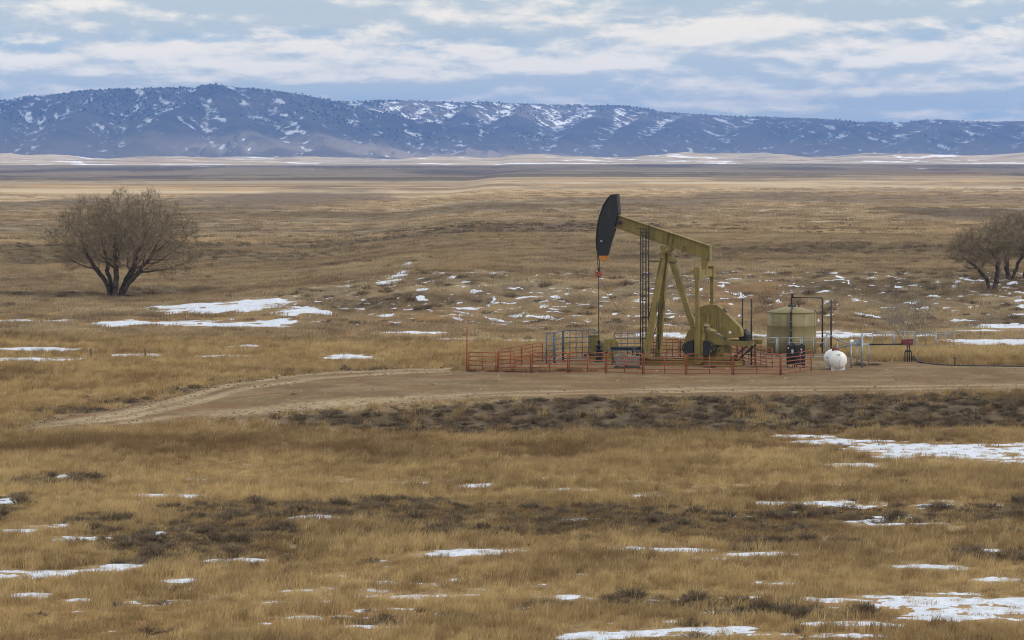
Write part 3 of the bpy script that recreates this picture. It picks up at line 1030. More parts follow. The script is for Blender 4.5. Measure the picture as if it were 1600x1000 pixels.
    for s in (-1, 1):
        b = bm_new()
        bm_tube(b, [(start[0] - 0.03, 0.13 * s, start[1]), (pr[8][0] - 0.05, 0.13 * s, pr[8][1]), (wl_u + 0.02, 0.13 * s, wtop + 0.32)], 0.025, 6)
        part('bridle_cable', b, M_STEEL, P)
    b = bm_new()
    bm_box(b, (wl_u, 0, wtop + 0.16), (0.30, 0.48, 0.32), bev=0.03)
    part('carrier_bar', b, M_RED, P)
    b = bm_new()
    bm_tube(b, [(wl_u, 0, 1.25), (wl_u, 0, wtop + 0.6)], 0.033, 8)
    bm_box(b, (wl_u, 0, wtop + 0.42), (0.12, 0.14, 0.16), bev=0.02)
    part('polished_rod', b, M_STEEL, P)
    b = bm_new()
    pts = []
    a0 = Vector((wl_u + 0.1, -0.1, wtop + 0.02)); a1 = Vector((-1.15, -0.7, 3.1))
    for i in range(13):
        t = i / 12
        p = a0.lerp(a1, t); p.z -= 1.35 * math.sin(math.pi * t) * (1 - 0.35 * t)
        pts.append(p)
    bm_tube(b, pts, 0.011, 5)
    part('signal_cable', b, M_STEEL, P)
    # tail: hanger, equaliser, two pitman arms
    eq_u, eq_w = pl(1101, 427)
    b = bm_new()
    h0 = pl(1095, 404, -0.1); h1 = pl(1106, 406, -0.1); h2 = pl(1103.5, 421, -0.1); h3 = pl(1097, 421, -0.1)
    bm_prism(b, [h0, h1, h2, h3], -0.17, 0.17, 0.02)
    bm_tube(b, [(eq_u, -0.25, eq_w + 0.22), (eq_u, 0.25, eq_w + 0.22)], 0.12, 12)
    part('tail_bearing', b, M_OLIVE, P)
    b = bm_new()
    bm_box(b, (eq_u, 0, eq_w), (0.26, 2.62, 0.50), bev=0.02)
    for v in (-1.3, 1.3):
        bm_box(b, (eq_u, v, eq_w + 0.06), (0.40, 0.36, 0.80), bev=0.03)
    part('equalizer', b, M_OLIVE, P)
    b = bm_new()
    bm_tube(b, [(eq_u - 0.12, -0.16, eq_w + 0.2), (eq_u - 0.12, -0.18, eq_w - 0.1), (eq_u, -0.18, eq_w - 0.2),
                (eq_u + 0.12, -0.18, eq_w - 0.1), (eq_u + 0.12, -0.16, eq_w + 0.2)], 0.03, 6)
    part('shackle', b, M_STEEL, P)
    sh_w = 2.05
    for v in (-1.36, 1.36):
        b = bm_new()
        bm_bar(b, (eq_u, v, eq_w - 0.3), (eq_u + 0.03, v, 0.62), 0.20, 0.24, up=(1, 0, 0))
        bm_tube(b, [(eq_u + 0.03, v - 0.1, 0.72), (eq_u + 0.03, v + 0.1, 0.72)], 0.17, 14)
        part('pitman_arm', b, M_OLIVE, P)
    # cranks with their counterweights
    for s in (-1, 1):
        v = 1.07 * s
        b = bm_new()
        cu = eq_u + 0.02
        bm_prism(b, [(cu - 0.30, sh_w + 0.25), (cu + 0.34, sh_w + 0.25), (cu + 0.33, 0.34), (cu + 0.18, 0.22), (cu - 0.18, 0.22),
                     (cu - 0.25, 0.34)], v - 0.19, v + 0.19, 0.02)
        cr = part('crank', b, M_OLIVE, P)
        for i in range(7):
            for du in (-0.14, 0.15):
                b = bm_new()
                bm_tube(b, [(cu + du + 0.02 * i % 0.03, v - 0.20, sh_w - 0.05 - i * 0.24), (cu + du, v + 0.20, sh_w - 0.05 - i * 0.24)], 0.034, 8)
                part('bolt_hole', b, M_STEEL, cr)
        for q in (-1, 1):
            b = bm_new()
            cc = (cu + q * 0.31, 1.27)
            pts = []
            for k in range(15):
                a = -math.pi / 2 + math.pi * k / 14
                pts.append((cc[0] + q * (0.02 + 0.86 * math.cos(a)), cc[1] + 0.52 * math.sin(a)))
            bm_prism(b, pts, v - 0.17, v + 0.17, 0.04)
            cw = part('counterweight', b, M_BLACK, cr, 'black rounded counterweight with yellow marks')
            rnd = random.Random(4 + q + s)
            for k in range(6):
                b = bm_new()
                a = rnd.uniform(-0.9, 0.9)
                rr = rnd.uniform(0.55, 0.85)
                x = cc[0] + q * (0.10 + rr * math.cos(a)); z = cc[1] + 0.42 * math.sin(a)
                bm_bar(b, (x, v - 0.173, z), (x + rnd.uniform(-0.1, 0.1), v - 0.173, z + rnd.uniform(0.06, 0.2)), 0.006, 0.05, up=(0, 1, 0))
                o = part('paint_mark', b, M_YELLOW, P if False else cr)
    # gear reducer on its pedestal
    b = bm_new()
    g = [pl(1074, 519, -0.7), pl(1077, 514, -0.7), pl(1087, 513, -0.7), pl(1096, 512, -0.7), pl(1111, 520, -0.7), pl(1131, 529, -0.7),
         pl(1132, 560, -0.7), pl(1066, 560, -0.7), pl(1067, 536, -0.7)]
    bm_prism(b, g, -0.72, 0.72, 0.05)
    gr = part('gear_reducer', b, M_OLIVE, P)
    b = bm_new()
    bm_tube(b, [(eq_u + 0.02, -1.22, sh_w), (eq_u + 0.02, 1.22, sh_w)], 0.17, 16)
    part('crank_shaft', b, M_STEEL, gr)
    b = bm_new()
    bm_box(b, (eq_u + 0.9, -0.75, 2.35), (1.0, 0.05, 0.10))
    bm_box(b, (eq_u - 0.3, 0, 2.66), (0.9, 1.2, 0.08), bev=0.02)
    part('casing_flange', b, M_OLIVE, gr)
    for q in ((1122, 541), (1124, 548), (1117, 553), (1127, 555)):
        c0 = pl(*q, -0.73)
        b = bm_new()
        bm_tube(b, [(c0[0], -0.75, c0[1]), (c0[0], -0.70, c0[1])], 0.06, 8)
        part('port', b, M_STEEL, gr)
    b = bm_new()
    bm_box(b, (3.0, 0, 0.62), (3.2, 1.7, 0.24), bev=0.02)
    part('pedestal', b, M_OLIVE, P)
    # belt guard
    gp = [(1091.8, 500), (1091.6, 483), (1096, 479), (1101, 477), (1109, 476), (1117, 476), (1122, 478), (1126, 481), (1155.5, 511),
          (1158.5, 519), (1158.5, 526), (1151, 527.5), (1133, 528), (1120, 517), (1104, 503)]
    gp = [pl(*q, -0.62) for q in gp]
    b = bm_new()
    bm_prism(b, gp, -0.64, -0.12, 0.025)
    bg = part('belt_guard', b, M_OLIVE, P)
    b = bm_new()
    c0 = pl(1140.5, 519.5, -0.66)
    bm_lathe(b, [(0.06, -0.02), (0.095, -0.02), (0.095, 0.02), (0.06, 0.02)], 14, (c0[0], -0.665, c0[1]), Matrix.Rotation(math.pi / 2, 3, 'X'))
    part('eyelet', b, M_WHITE, bg)
    b = bm_new()
    e0 = pl(1128, 482.5, -0.4); 
    bm_box(b, (e0[0] + 0.2, -0.4, e0[1] - 0.12), (0.34, 0.3, 0.14), Matrix.Rotation(math.radians(45), 3, 'Y'), bev=0.02)
    part('lug', b, M_STEEL, bg)
    b = bm_new()
    q0 = pl(1098, 486, -0.85); q1 = pl(1096, 519, -0.85)
    bm_bar(b, (q0[0], -0.85, q0[1]), (q1[0], -0.85, q1[1]), 0.10, 0.30, up=(1, 0, 0))
    bm_box(b, (q0[0] + 0.22, -0.8, q0[1] - 0.45), (0.3, 0.2, 0.62), bev=0.02)
    part('brake_lever_housing', b, M_OLIVE, P)
    # motor deck on the tail
    for v in (-0.85, 0.85):
        b = bm_new()
        bm_box(b, (4.95, v, 1.66), (2.9, 0.16, 0.28))
        part('deck_rail', b, M_OLIVE, P)
    b = bm_new()
    for u in (4.2, 5.0, 5.8):
        bm_box(b, (u, 0, 1.62), (0.14, 1.54, 0.16))
    part('deck_beam', b, M_OLIVE, P)
    for v in (-0.85, 0.85):
        b = bm_new()
        bm_bar(b, (5.95, v, 1.5), (4.75, v, 0.5), 0.1, 0.1)
        part('deck_strut', b, M_STEEL, P)
    b = bm_new()
    bm_tube(b, [(5.35, -0.1, 2.12), (5.35, 0.75, 2.12)], 0.32, 18)
    bm_box(b, (5.35, 0.35, 1.86), (0.55, 0.7, 0.14))
    bm_box(b, (5.35, 0.35, 2.46), (0.24, 0.26, 0.12), bev=0.02)
    part('motor', b, M_STEEL, P)
    b = bm_new()
    bm_box(b, (6.05, -0.72, 2.0), (0.12, 0.18, 0.5), bev=0.02)
    part('switch_box', b, M_STEEL, P)
    # ladder with its cage, standing before the samson post
    L = empty('ladder', (0, 0, 0)); L.parent = P
    lw0 = pl(1003, 537, -0.6)[1]; lw1 = pl(1003, 357, -0.6)[1]
    rails = [(pl(1001.0, 450, -0.75)[0], -0.75), (pl(1004.4, 450, -0.75)[0], -0.75), (pl(1009.3, 450, -0.25)[0], -0.25), (pl(1013.6, 450, -0.25)[0], -0.25)]
    for i, (u, v) in enumerate(rails):
        b = bm_new()
        bm_tube(b, [(u, v, 0.5 if i in (1, 2) else lw0), (u, v, lw1 + (0.25 if i == 3 else 0))], 0.042, 6)
        part('rail', b, M_STEEL, L)
    n = 24
    for i in range(n):
        w = 0.7 + (lw1 - 0.8) * i / (n - 1)
        b = bm_new()
        bm_tube(b, [(rails[1][0], rails[1][1], w), (rails[2][0], rails[2][1], w)], 0.026, 5)
        part('rung', b, M_STEEL, L)
    for i in range(6):
        w = lw0 + 0.35 + (lw1 - lw0 - 0.6) * i / 5
        b = bm_new()
        ring = [(rails[0][0], rails[0][1], w), (rails[1][0], rails[1][1] + 0.02, w), (rails[3][0], rails[3][1] + 0.02, w),
                (rails[3][0] + 0.02, rails[3][1] - 0.38, w), (rails[0][0] + 0.3, rails[0][1] - 0.24, w), (rails[0][0], rails[0][1], w)]
        bm_tube(b, ring, 0.034, 5, cap=False)
        part('cage_hoop', b, M_STEEL, L)
    b = bm_new()
    w = pl(1020, 408, -0.3)[1]
    bm_tube(b, [(rails[3][0], -0.25, w), (-0.45, -0.32, w)], 0.04, 6)
    part('ladder_bracket', b, M_STEEL, L)
    b = bm_new()
    bm_tube(b, [(rails[3][0], -0.25, 3.0), (-0.8, -0.7, 3.0)], 0.04, 6)
    part('ladder_bracket', b, M_STEEL, L)
    b = bm_new()
    w2 = apex_w
    bm_tube(b, [(-0.28, -0.4, w2 - 0.3), (-0.95, -0.72, 3.6), (-1.02, -0.8, 3.2)], 0.035, 6)
    part('conduit', b, M_STEEL, P)
    b = bm_new()
    a = pl(999, 357, -0.7)
    bm_box(b, (a[0] + 0.1, -0.7, a[1]), (0.55, 0.06, 0.05))
    part('top_bracket', b, M_STEEL, L)
    b = bm_new()
    bm_box(b, (pl(1018, 350, -0.1)[0], 0.0, pl(1018, 350)[1] + 0.05), (0.22, 0.2, 0.05))
    part('top_bracket', b, M_STEEL, L)
    return P, wl_u


PUMP, WELL_U = build_pumpjack()


def pump_world(u, v, w=0.0):
    return Vector((PX0 + u * PC + v * PS, PY0 - u * PS + v * PC, PZ0 + w))


# ------------------------------------------------------------------ wellhead and what stands about it
def build_wellhead():
    c = pump_world(WELL_U, 0)
    W = empty('wellhead', c)
    tag(W, 'dark wellhead with stuffing box under the hanging rod', 'wellhead')
    b = bm_new()
    bm_lathe(b, [(0.34, -0.05), (0.34, 0.12), (0.2, 0.14), (0.2, 0.42), (0.33, 0.44), (0.33, 0.56), (0.18, 0.58), (0.18, 0.80), (0.28, 0.82), (0.28, 0.92), (0.12, 0.94)], 18)
    part('casing_head', b, M_STEEL, W)
    b = bm_new()
    bm_lathe(b, [(0.11, 0.9), (0.11, 1.05), (0.16, 1.07), (0.16, 1.2), (0.09, 1.24), (0.09, 1.42), (0.13, 1.44), (0.13, 1.52), (0.05, 1.55)], 14)
    part('stuffing_box', b, M_BLACK, W)
    b = bm_new()
    bm_tube(b, [(-1.0, 0.2, 0.5), (-0.2, 0.05, 0.5)], 0.09, 10)
    bm_tube(b, [(0.15, -0.1, 0.72), (0.9, -0.5, 0.72), (0.95, -0.55, 0.05)], 0.07, 10)
    part('flow_line', b, M_STEEL, W)
    for x, y, z in ((-0.62, 0.12, 0.72), (0.6, -0.34, 0.92)):
        b = bm_new()
        bm_tube(b, [(x, y, z - 0.2), (x, y, z)], 0.03, 6)
        bm_lathe(b, [(0.10, -0.02), (0.14, -0.02), (0.14, 0.02), (0.10, 0.02)], 14, (x, y, z))
        part('valve_wheel', b, M_DKRED, W)
    # olive enclosure boxes behind the wellhead
    q = at(929, 556, 194.5)
    z0 = gz(q[0], q[1])
    E = empty('valve_cabinet', (q[0], q[1], z0), -0.3)
    tag(E, 'tall olive valve cabinet standing behind the wellhead', 'cabinet')
    b = bm_new(); bm_box(b, (0, 0, 0.85), (0.62, 0.6, 1.7), bev=0.04); part('cabinet_body', b, M_OLIVE, E)
    b = bm_new(); bm_box(b, (0, 0, 1.74), (0.72, 0.7, 0.07), bev=0.02); part('cabinet_lid', b, M_OLIVE, E)
    b = bm_new(); bm_box(b, (0.2, -0.31, 0.95), (0.05, 0.03, 0.2)); part('handle', b, M_STEEL, E)
    q = at(952, 556, 195.0)
    E = empty('meter_house', (q[0], q[1], gz(q[0], q[1])), 0.2)
    tag(E, 'squat olive meter house with sloping lid beside the wellhead', 'meter house')
    b = bm_new(); bm_prism(b, [(-0.55, 0), (0.55, 0), (0.55, 1.15), (0.3, 1.5), (-0.3, 1.5), (-0.55, 1.2)], -0.45, 0.45, 0.03); part('housing', b, M_OLIVE, E)
    b = bm_new(); bm_box(b, (0, -0.46, 0.62), (0.7, 0.03, 0.85), bev=0.01); part('door', b, M_OLIVE, E)
    # rack of black pipe and the grey machine under it
    q = at(981, 575, 187.2)
    R = empty('pipe_rack', (q[0], q[1] + 2.2, gz(q[0], q[1])), -0.05)
    tag(R, 'low rack carrying a thick black pipe behind the red fence', 'pipe rack')
    b = bm_new(); bm_tube(b, [(-1.05, 0, 1.18), (1.0, 0, 1.2)], 0.11, 12); part('pipe', b, M_BLACK, R)
    b = bm_new(); bm_box(b, (0, 0.05, 1.05), (2.1, 0.36, 0.07)); part('shelf', b, M_BLUE, R)
    for x in (-0.95, 0.95):
        for y in (-0.12, 0.2):
            b = bm_new(); bm_box(b, (x, y, 0.5), (0.08, 0.08, 1.04)); part('leg', b, M_STEEL, R)
    q = at(978, 577, 186.2)
    E = empty('pump_engine', (q[0], q[1], gz(q[0], q[1])), 0.1)
    tag(E, 'grey engine casing on a dark base behind the red fence', 'engine')
    b = bm_new(); bm_box(b, (0.1, 0, 0.1), (1.7, 0.9, 0.2), bev=0.02); part('base', b, M_STEEL, E)
    b = bm_new()
    bm_tube(b, [(-0.35, -0.45, 0.62), (-0.35, 0.35, 0.62)], 0.42, 18)
    part('flywheel_cover', b, M_GREYM, E)
    b = bm_new(); bm_box(b, (0.42, 0, 0.55), (0.85, 0.7, 0.72), bev=0.08); part('block', b, M_GREYM, E)
    b = bm_new(); bm_tube(b, [(0.45, 0.1, 0.9), (0.45, 0.1, 1.25), (0.62, 0.1, 1.32)], 0.05, 8); part('exhaust', b, M_STEEL, E)
    b = bm_new(); bm_lathe(b, [(0.13, 0), (0.13, 0.28), (0.07, 0.32)], 12, (0.75, -0.1, 0.9)); part('air_filter', b, M_BLACK, E)


build_wellhead()


# ------------------------------------------------------------------ pipe fences
def panel(a, b_, h, rails, ups, mat, name, label, cat, group=None, r=0.030, rounded=True, post_r=None, feet=True, over=0.0):
    """portable pipe panel between two ground points, each rail and upright a part"""
    a = Vector(a); b_ = Vector(b_)
    E = empty(name, a)
    d = b_ - a
    L = Vector((d.x, d.y, 0)).length
    E.rotation_euler = (0, 0, math.atan2(d.y, d.x))
    dz = d.z
    tag(E, label, cat, group)
    g = 0.05
    x0, x1 = g, L - g
    zz = lambda x: dz * x / L
    b = bm_new()
    if rounded:
        k = 0.13
        pts = [(x0, 0, 0.02 + zz(x0))] + [(x0 + k - k * math.cos(t), 0, h - k + k * math.sin(t) + zz(x0)) for t in (0, .5, 1.05, 1.57)] + \
              [(x1 - k + k * math.sin(t), 0, h - k + k * math.cos(t) + zz(x1)) for t in (0, .5, 1.05, 1.57)] + [(x1, 0, 0.02 + zz(x1))]
        bm_tube(b, pts, r * 1.15, 8)
    else:
        bm_tube(b, [(x0, 0, 0.02 + zz(x0)), (x0, 0, h + zz(x0))], post_r or r * 1.3, 8)
        bm_tube(b, [(x1, 0, 0.02 + zz(x1)), (x1, 0, h + zz(x1))], post_r or r * 1.3, 8)
        bm_tube(b, [(x0, 0, h - 0.03 + zz(x0)), (x1, 0, h - 0.03 + zz(x1))], r, 8)
    part('frame', b, mat, E)
    for z in rails:
        b = bm_new(); bm_tube(b, [(x0, 0, z + zz(x0)), (x1, 0, z + zz(x1))], r, 6); part('rail', b, mat, E)
    for f in ups:
        x = x0 + (x1 - x0) * f
        b = bm_new(); bm_tube(b, [(x, -r * 0.5, (rails[0] if rails else 0.1) + zz(x)), (x, -r * 0.5, h - 0.02 + zz(x))], r * 0.9, 6); part('upright', b, mat, E)
    if feet:
        for x in (x0, x1):
            b = bm_new(); bm_box(b, (x, 0, 0.02 + zz(x)), (0.09, 0.22, 0.04)); part('foot', b, mat, E)
    return E


def gp_(px, py):
    x, y, z = unproj(px, py)
    return (x, y, z)


def build_fences():
    R5 = (0.18, 0.42, 0.66, 0.90, 1.14)
    fr = [(776, 583.5), (830, 584.5), (888, 585), (947, 585.5), (1005, 587), (1072, 587.5), (1145, 588), (1220, 588)]
    g = [gp_(*q) for q in fr]
    for i, (a, b) in enumerate(zip(g[:-1], g[1:])):
        panel(a, b, 1.40, R5, (0.5,), M_RED, 'corral_panel', 'red pipe corral panel, %s in the front fence counted from the gate' % ('first second third fourth fifth sixth seventh'.split()[i]), 'corral panel', 'red panels of the front fence')
    a, b = gp_(731.5, 582.3), g[0]
    panel(a, b, 1.36, (0.2, 0.48, 0.78, 1.06), (0.5,), M_RED, 'pipe_gate', 'short red pipe gate hung on the tall thin post', 'gate', rounded=False, group=None, feet=False)
    q = gp_(729.6, 582.3)
    b_ = bm_new(); h = (582.3 - 512) * q[1] / FPX
    bm_tube(b_, [(0, 0, -0.2), (0, 0, h)], 0.045, 8); bm_lathe(b_, [(0.05, 0), (0.055, 0.03), (0.02, 0.07)], 8, (0, 0, h - 0.02))
    o = part('gate_post', b_, M_RED); o.location = q
    tag(o, 'tall thin red post at the open end of the red fence', 'post')
    a, b = g[-1], gp_(1268, 581.5)
    panel(a, b, 1.40, R5, (0.62,), M_RED, 'corral_panel', 'red pipe corral panel at the fence end before the black totes', 'corral panel')
    # braces that stand crooked behind the front panels
    for px, py, pz in ((805, 579, 0.9), (858, 578, 1.2), (918, 581, 1.1)):
        q = gp_(px, py)
        b_ = bm_new(); bm_tube(b_, [(0, 0, -0.1), (0.03, 0, pz)], 0.04, 7); bm_box(b_, (0.03, 0, pz * 0.8), (0.12, 0.1, 0.16), bev=0.02)
        o = part('fence_stake', b_, M_RED); o.location = q
        tag(o, 'short red steel stake behind the front fence', 'stake', 'stakes behind the front fence')
    # back of the red enclosure
    bk = [(1010, 560.5), (1062, 561), (1122, 562), (1152, 566.5), (1180, 571.5), (1207, 577)]
    g2 = [gp_(*q) for q in bk]
    for i, (a, b) in enumerate(zip(g2[:-1], g2[1:])):
        panel(a, b, 1.36, R5, (0.2, 0.4, 0.6, 0.8) if i < 2 else (0.33, 0.66), M_DKRED if i < 2 else M_RED, 'corral_panel',
              'dark red pipe panel behind the pumpjack, %s the ladder' % ('next to' if i == 0 else 'one panel away from') if i < 2 else 'red pipe corral panel beyond the pumpjack tail, %s from the back fence' % ('x x first second third'.split()[i]), 'corral panel',
              'back panels of the red fence' if i < 2 else 'side panels of the red fence')
    lf = [(779, 580), (815, 572), (848, 566.5)]
    g3 = [gp_(*q) for q in lf]
    for a, b in zip(g3[:-1], g3[1:]):
        panel(a, b, 1.36, R5, (0.5,), M_RED, 'corral_panel', 'red pipe corral panel running back from the gate to the blue pens', 'corral panel', 'red panels beside the gate')
    # tall blue-grey stock panels left of the pumpjack
    bl = [(853, 570), (866.5, 569), (879.5, 566), (930, 563.5)]
    g4 = [gp_(*q) for q in bl]
    for i, (a, b) in enumerate(zip(g4[:-1], g4[1:])):
        panel(a, b, 2.16, (0.25, 0.6, 0.95, 1.3, 1.66), (0.2, 0.4, 0.6, 0.8) if i == 2 else (), M_BLUE, 'stock_panel',
              'narrow blue steel stock panel left of the wellhead' if i < 2 else 'long blue steel stock panel with close uprights left of the wellhead', 'stock panel',
              'narrow blue panels left of the wellhead' if i < 2 else None, rounded=False, post_r=0.055)
    a, b = gp_(959, 562), gp_(1002, 561.5)
    panel(a, b, 1.85, (0.3, 0.7, 1.1, 1.45), (0.25, 0.5, 0.75), M_BLUE, 'stock_panel', 'blue steel stock panel between the wellhead and the caged ladder', 'stock panel', None, rounded=False, post_r=0.05)
    # galvanised panels before the tank
    ga = [(1176, 559), (1214, 559.5), (1252, 560), (1290, 560)]
    g5 = [gp_(*q) for q in ga]
    for i, (a, b) in enumerate(zip(g5[:-1], g5[1:])):
        panel(a, b, 1.44, (0.12, 1.10), (0.5,), M_GALV, 'guard_rail', 'galvanised pipe guard rail before the olive tank, %s from the pumpjack' % ('first second third'.split()[i]), 'guard rail', 'galvanised rails before the tank', rounded=False)
    ga = [(1362, 549), (1396, 549), (1430, 549.5), (1462, 550), (1491.5, 550)]
    g6 = [gp_(*q) for q in ga]
    for i, (a, b) in enumerate(zip(g6[:-1], g6[1:])):
        panel(a, b, 1.44, (0.45, 1.28), (0.5,), M_GALV, 'guard_rail', 'galvanised pipe rail behind the tall yellow grass, %s from the propane tank' % ('first second third fourth'.split()[i]), 'guard rail', 'galvanised rails behind the yellow grass', rounded=False)


build_fences()


# ------------------------------------------------------------------ tank, totes, propane, poles
def build_tank():
    c = at(1237, 556, 201.6)
    z0 = gz(c[0], c[1])
    T = empty('storage_tank', (c[0], c[1], z0))
    tag(T, 'round olive oil storage tank with a low cone roof', 'tank')
    R = 38 * 201.6 / FPX
    hs = CAM_H - (487.5 - HOR) * 201.6 / FPX - z0
    b = bm_new(); bm_lathe(b, [(R, -0.1), (R, hs * 0.34), (R * 1.004, hs * 0.345), (R, hs * 0.35), (R, hs * 0.68), (R * 1.004, hs * 0.685), (R, hs * 0.69), (R, hs)], 56); part('shell', b, M_TANK, T)
    b = bm_new(); bm_lathe(b, [(R * 1.015, hs - 0.02), (R * 1.015, hs + 0.03), (R * 0.3, hs + 0.36), (0.12, hs + 0.40), (0.01, hs + 0.405)], 56); part('roof', b, M_TANK, T)
    for k in range(9):
        t = 2 * math.pi * k / 9 + 0.25
        b = bm_new(); bm_bar(b, (R * 1.003 * math.cos(t), R * 1.003 * math.sin(t), 0), (R * 1.003 * math.cos(t), R * 1.003 * math.sin(t), hs - 0.03), 0.018, 0.03, up=(math.cos(t), math.sin(t), 0)); part('seam', b, M_TANK, T)
    b = bm_new()
    x = -0.22
    y = -math.sqrt(R * R - x * x)
    bm_box(b, (x, y - 0.05, hs * 0.5), (0.15, 0.06, hs + 0.02))
    bm_box(b, (x + 0.02, y - 0.03, hs + 0.03), (0.16, 0.12, 0.05))
    bm_bar(b, (x, y + 0.02, hs + 0.07), (0.05, -0.2, hs + 0.44), 0.12, 0.05)
    part('level_gauge_board', b, M_STEEL, T)
    for z in (0.6, 1.2, 1.8, 2.4):
        b = bm_new(); bm_box(b, (x, y - 0.09, z), (0.22, 0.03, 0.04)); part('gauge_clamp', b, M_GALV, T)
    b = bm_new(); bm_lathe(b, [(0.28, hs + 0.33), (0.28, hs + 0.5), (0.2, hs + 0.53)], 16, (0.02, 0, 0)); part('hatch', b, M_STEEL, T)
    b = bm_new(); bm_tube(b, [(0.5, -0.1, hs + 0.2), (0.5, -0.1, hs + 0.85)], 0.05, 8); part('vent', b, mat_paint('rusty_steel', (0.09, 0.05, 0.035)), T)
    b = bm_new(); bm_tube(b, [(R - 0.1, -0.35, hs + 0.0), (R - 0.1, -0.35, hs + 0.14)], 0.06, 8); part('lug', b, M_STEEL, T)
    px = lambda p: (p - 1237) * 201.6 / FPX
    top = CAM_H - (465 - HOR) * 201.6 / FPX - z0
    b = bm_new()
    bm_tube(b, [(px(1236.5), 0, hs + 0.38), (px(1236.5), 0, top - 0.08), (px(1237.5), 0, top), (px(1283), -0.2, top), (px(1284.5), -0.2, top - 0.08), (px(1284.5), -0.2, -0.1)], 0.06, 8)
    part('overflow_pipe', b, M_STEEL, T)
    b = bm_new()
    bm_box(b, (px(1238), 0, top + 0.14), (0.16, 0.14, 0.22), bev=0.03); bm_box(b, (px(1238.5), 0, top + 0.26), (0.26, 0.1, 0.05))
    part('pressure_valve', b, M_BLACK, T)
    b = bm_new(); bm_box(b, (px(1283), -0.35, 0.62), (0.2, 0.2, 0.24), bev=0.03); part('drain_valve', b, M_STEEL, T)


def build_poles():
    for px, y0, y1, lab in ((1160, 468, 567, 'thin black pole just behind the pumpjack tail'), (1174, 468, 572, 'thin black pole between the pumpjack tail and the tank'),
                            (1298.5, 470, 550, 'thin black pole beside the tank overflow pipe')):
        q = gp_(px, y0 + 0 if False else y1)
        h = (y1 - y0) * q[1] / FPX
        b = bm_new(); bm_tube(b, [(0, 0, -0.3), (0, 0, h * 0.6), (0.01, 0, h)], [0.062, 0.058, 0.05], 8); bm_lathe(b, [(0.055, h - 0.01), (0.06, h + 0.03), (0.02, h + 0.06)], 8)
        o = part('pole', b, M_BLACK); o.location = q
        tag(o, lab, 'pole')
    for px, y0, y1, lab, g in ((142, 545, 561, 'short dark wooden post in the snowy grass', 'posts in the grass'), (227, 544.5, 561, 'short dark wooden post in the snowy grass', 'posts in the grass'),
                               (1525, 636, 657, 'thin dark post standing in the sagebrush bank', None), (1492, 560, 574, 'short capped wooden post beside the black hose', None)):
        q = gp_(px, y1); h = (y1 - y0) * q[1] / FPX
        b = bm_new(); bm_tube(b, [(0, 0, -0.2), (0.01, 0, h * 0.5), (0.0, 0.01, h)], [0.07, 0.065, 0.06], 7)
        if px == 1492: bm_box(b, (0, 0, h + 0.03), (0.2, 0.12, 0.1), bev=0.02)
        o = part('fence_post', b, M_WOOD); o.location = q
        tag(o, lab, 'post', g)


def build_totes():
    for i, (px, lab) in enumerate(((1236, 'black chemical tote with one large pale label'), (1250.6, 'black chemical tote with two small pale labels'))):
        q = gp_(px, 575.5 + i * 1.0)
        E = empty('chemical_tote', q, -0.12 + 0.06 * i)
        tag(E, lab, 'tote')
        w = 0.60
        b = bm_new(); bm_box(b, (0, 0, 0.92), (w, 0.62, 1.28), bev=0.06); part('tote_body', b, M_BLACK, E)
        b = bm_new(); bm_box(b, (0, 0, 1.57), (w * 0.92, 0.56, 0.05), bev=0.015); bm_lathe(b, [(0.09, 1.58), (0.09, 1.66), (0.04, 1.68)], 12, (0.1, 0, 0)); part('lid', b, M_BLACK, E)
        for x in (-0.24, 0.24):
            for y in (-0.24, 0.24):
                b = bm_new(); bm_box(b, (x, y, 0.15), (0.07, 0.07, 0.34)); part('leg', b, M_STEEL, E)
        for x in (-w / 2 + 0.03, w / 2 - 0.03):
            b = bm_new(); bm_box(b, (x, -0.315, 0.92), (0.035, 0.02, 1.2)); part('corner_rib', b, M_BLACK, E)
        marks = ((-0.18, 1.36, 0.07, 0.09), (0.1, 1.13, 0.15, 0.26)) if i == 0 else ((0.05, 1.3, 0.09, 0.10), (0.07, 1.1, 0.06, 0.07), (-0.16, 0.86, 0.06, 0.06))
        for x, z, sx, sz in marks:
            b = bm_new(); bm_box(b, (x, -0.314, z), (sx, 0.008, sz)); part('paper_label', b, M_WHITE, E)
        b = bm_new(); bm_tube(b, [(0.15, -0.32, 0.42), (0.15, -0.4, 0.36), (0.1, -0.42, 0.1)], 0.025, 6); part('drain_hose', b, M_STEEL, E)


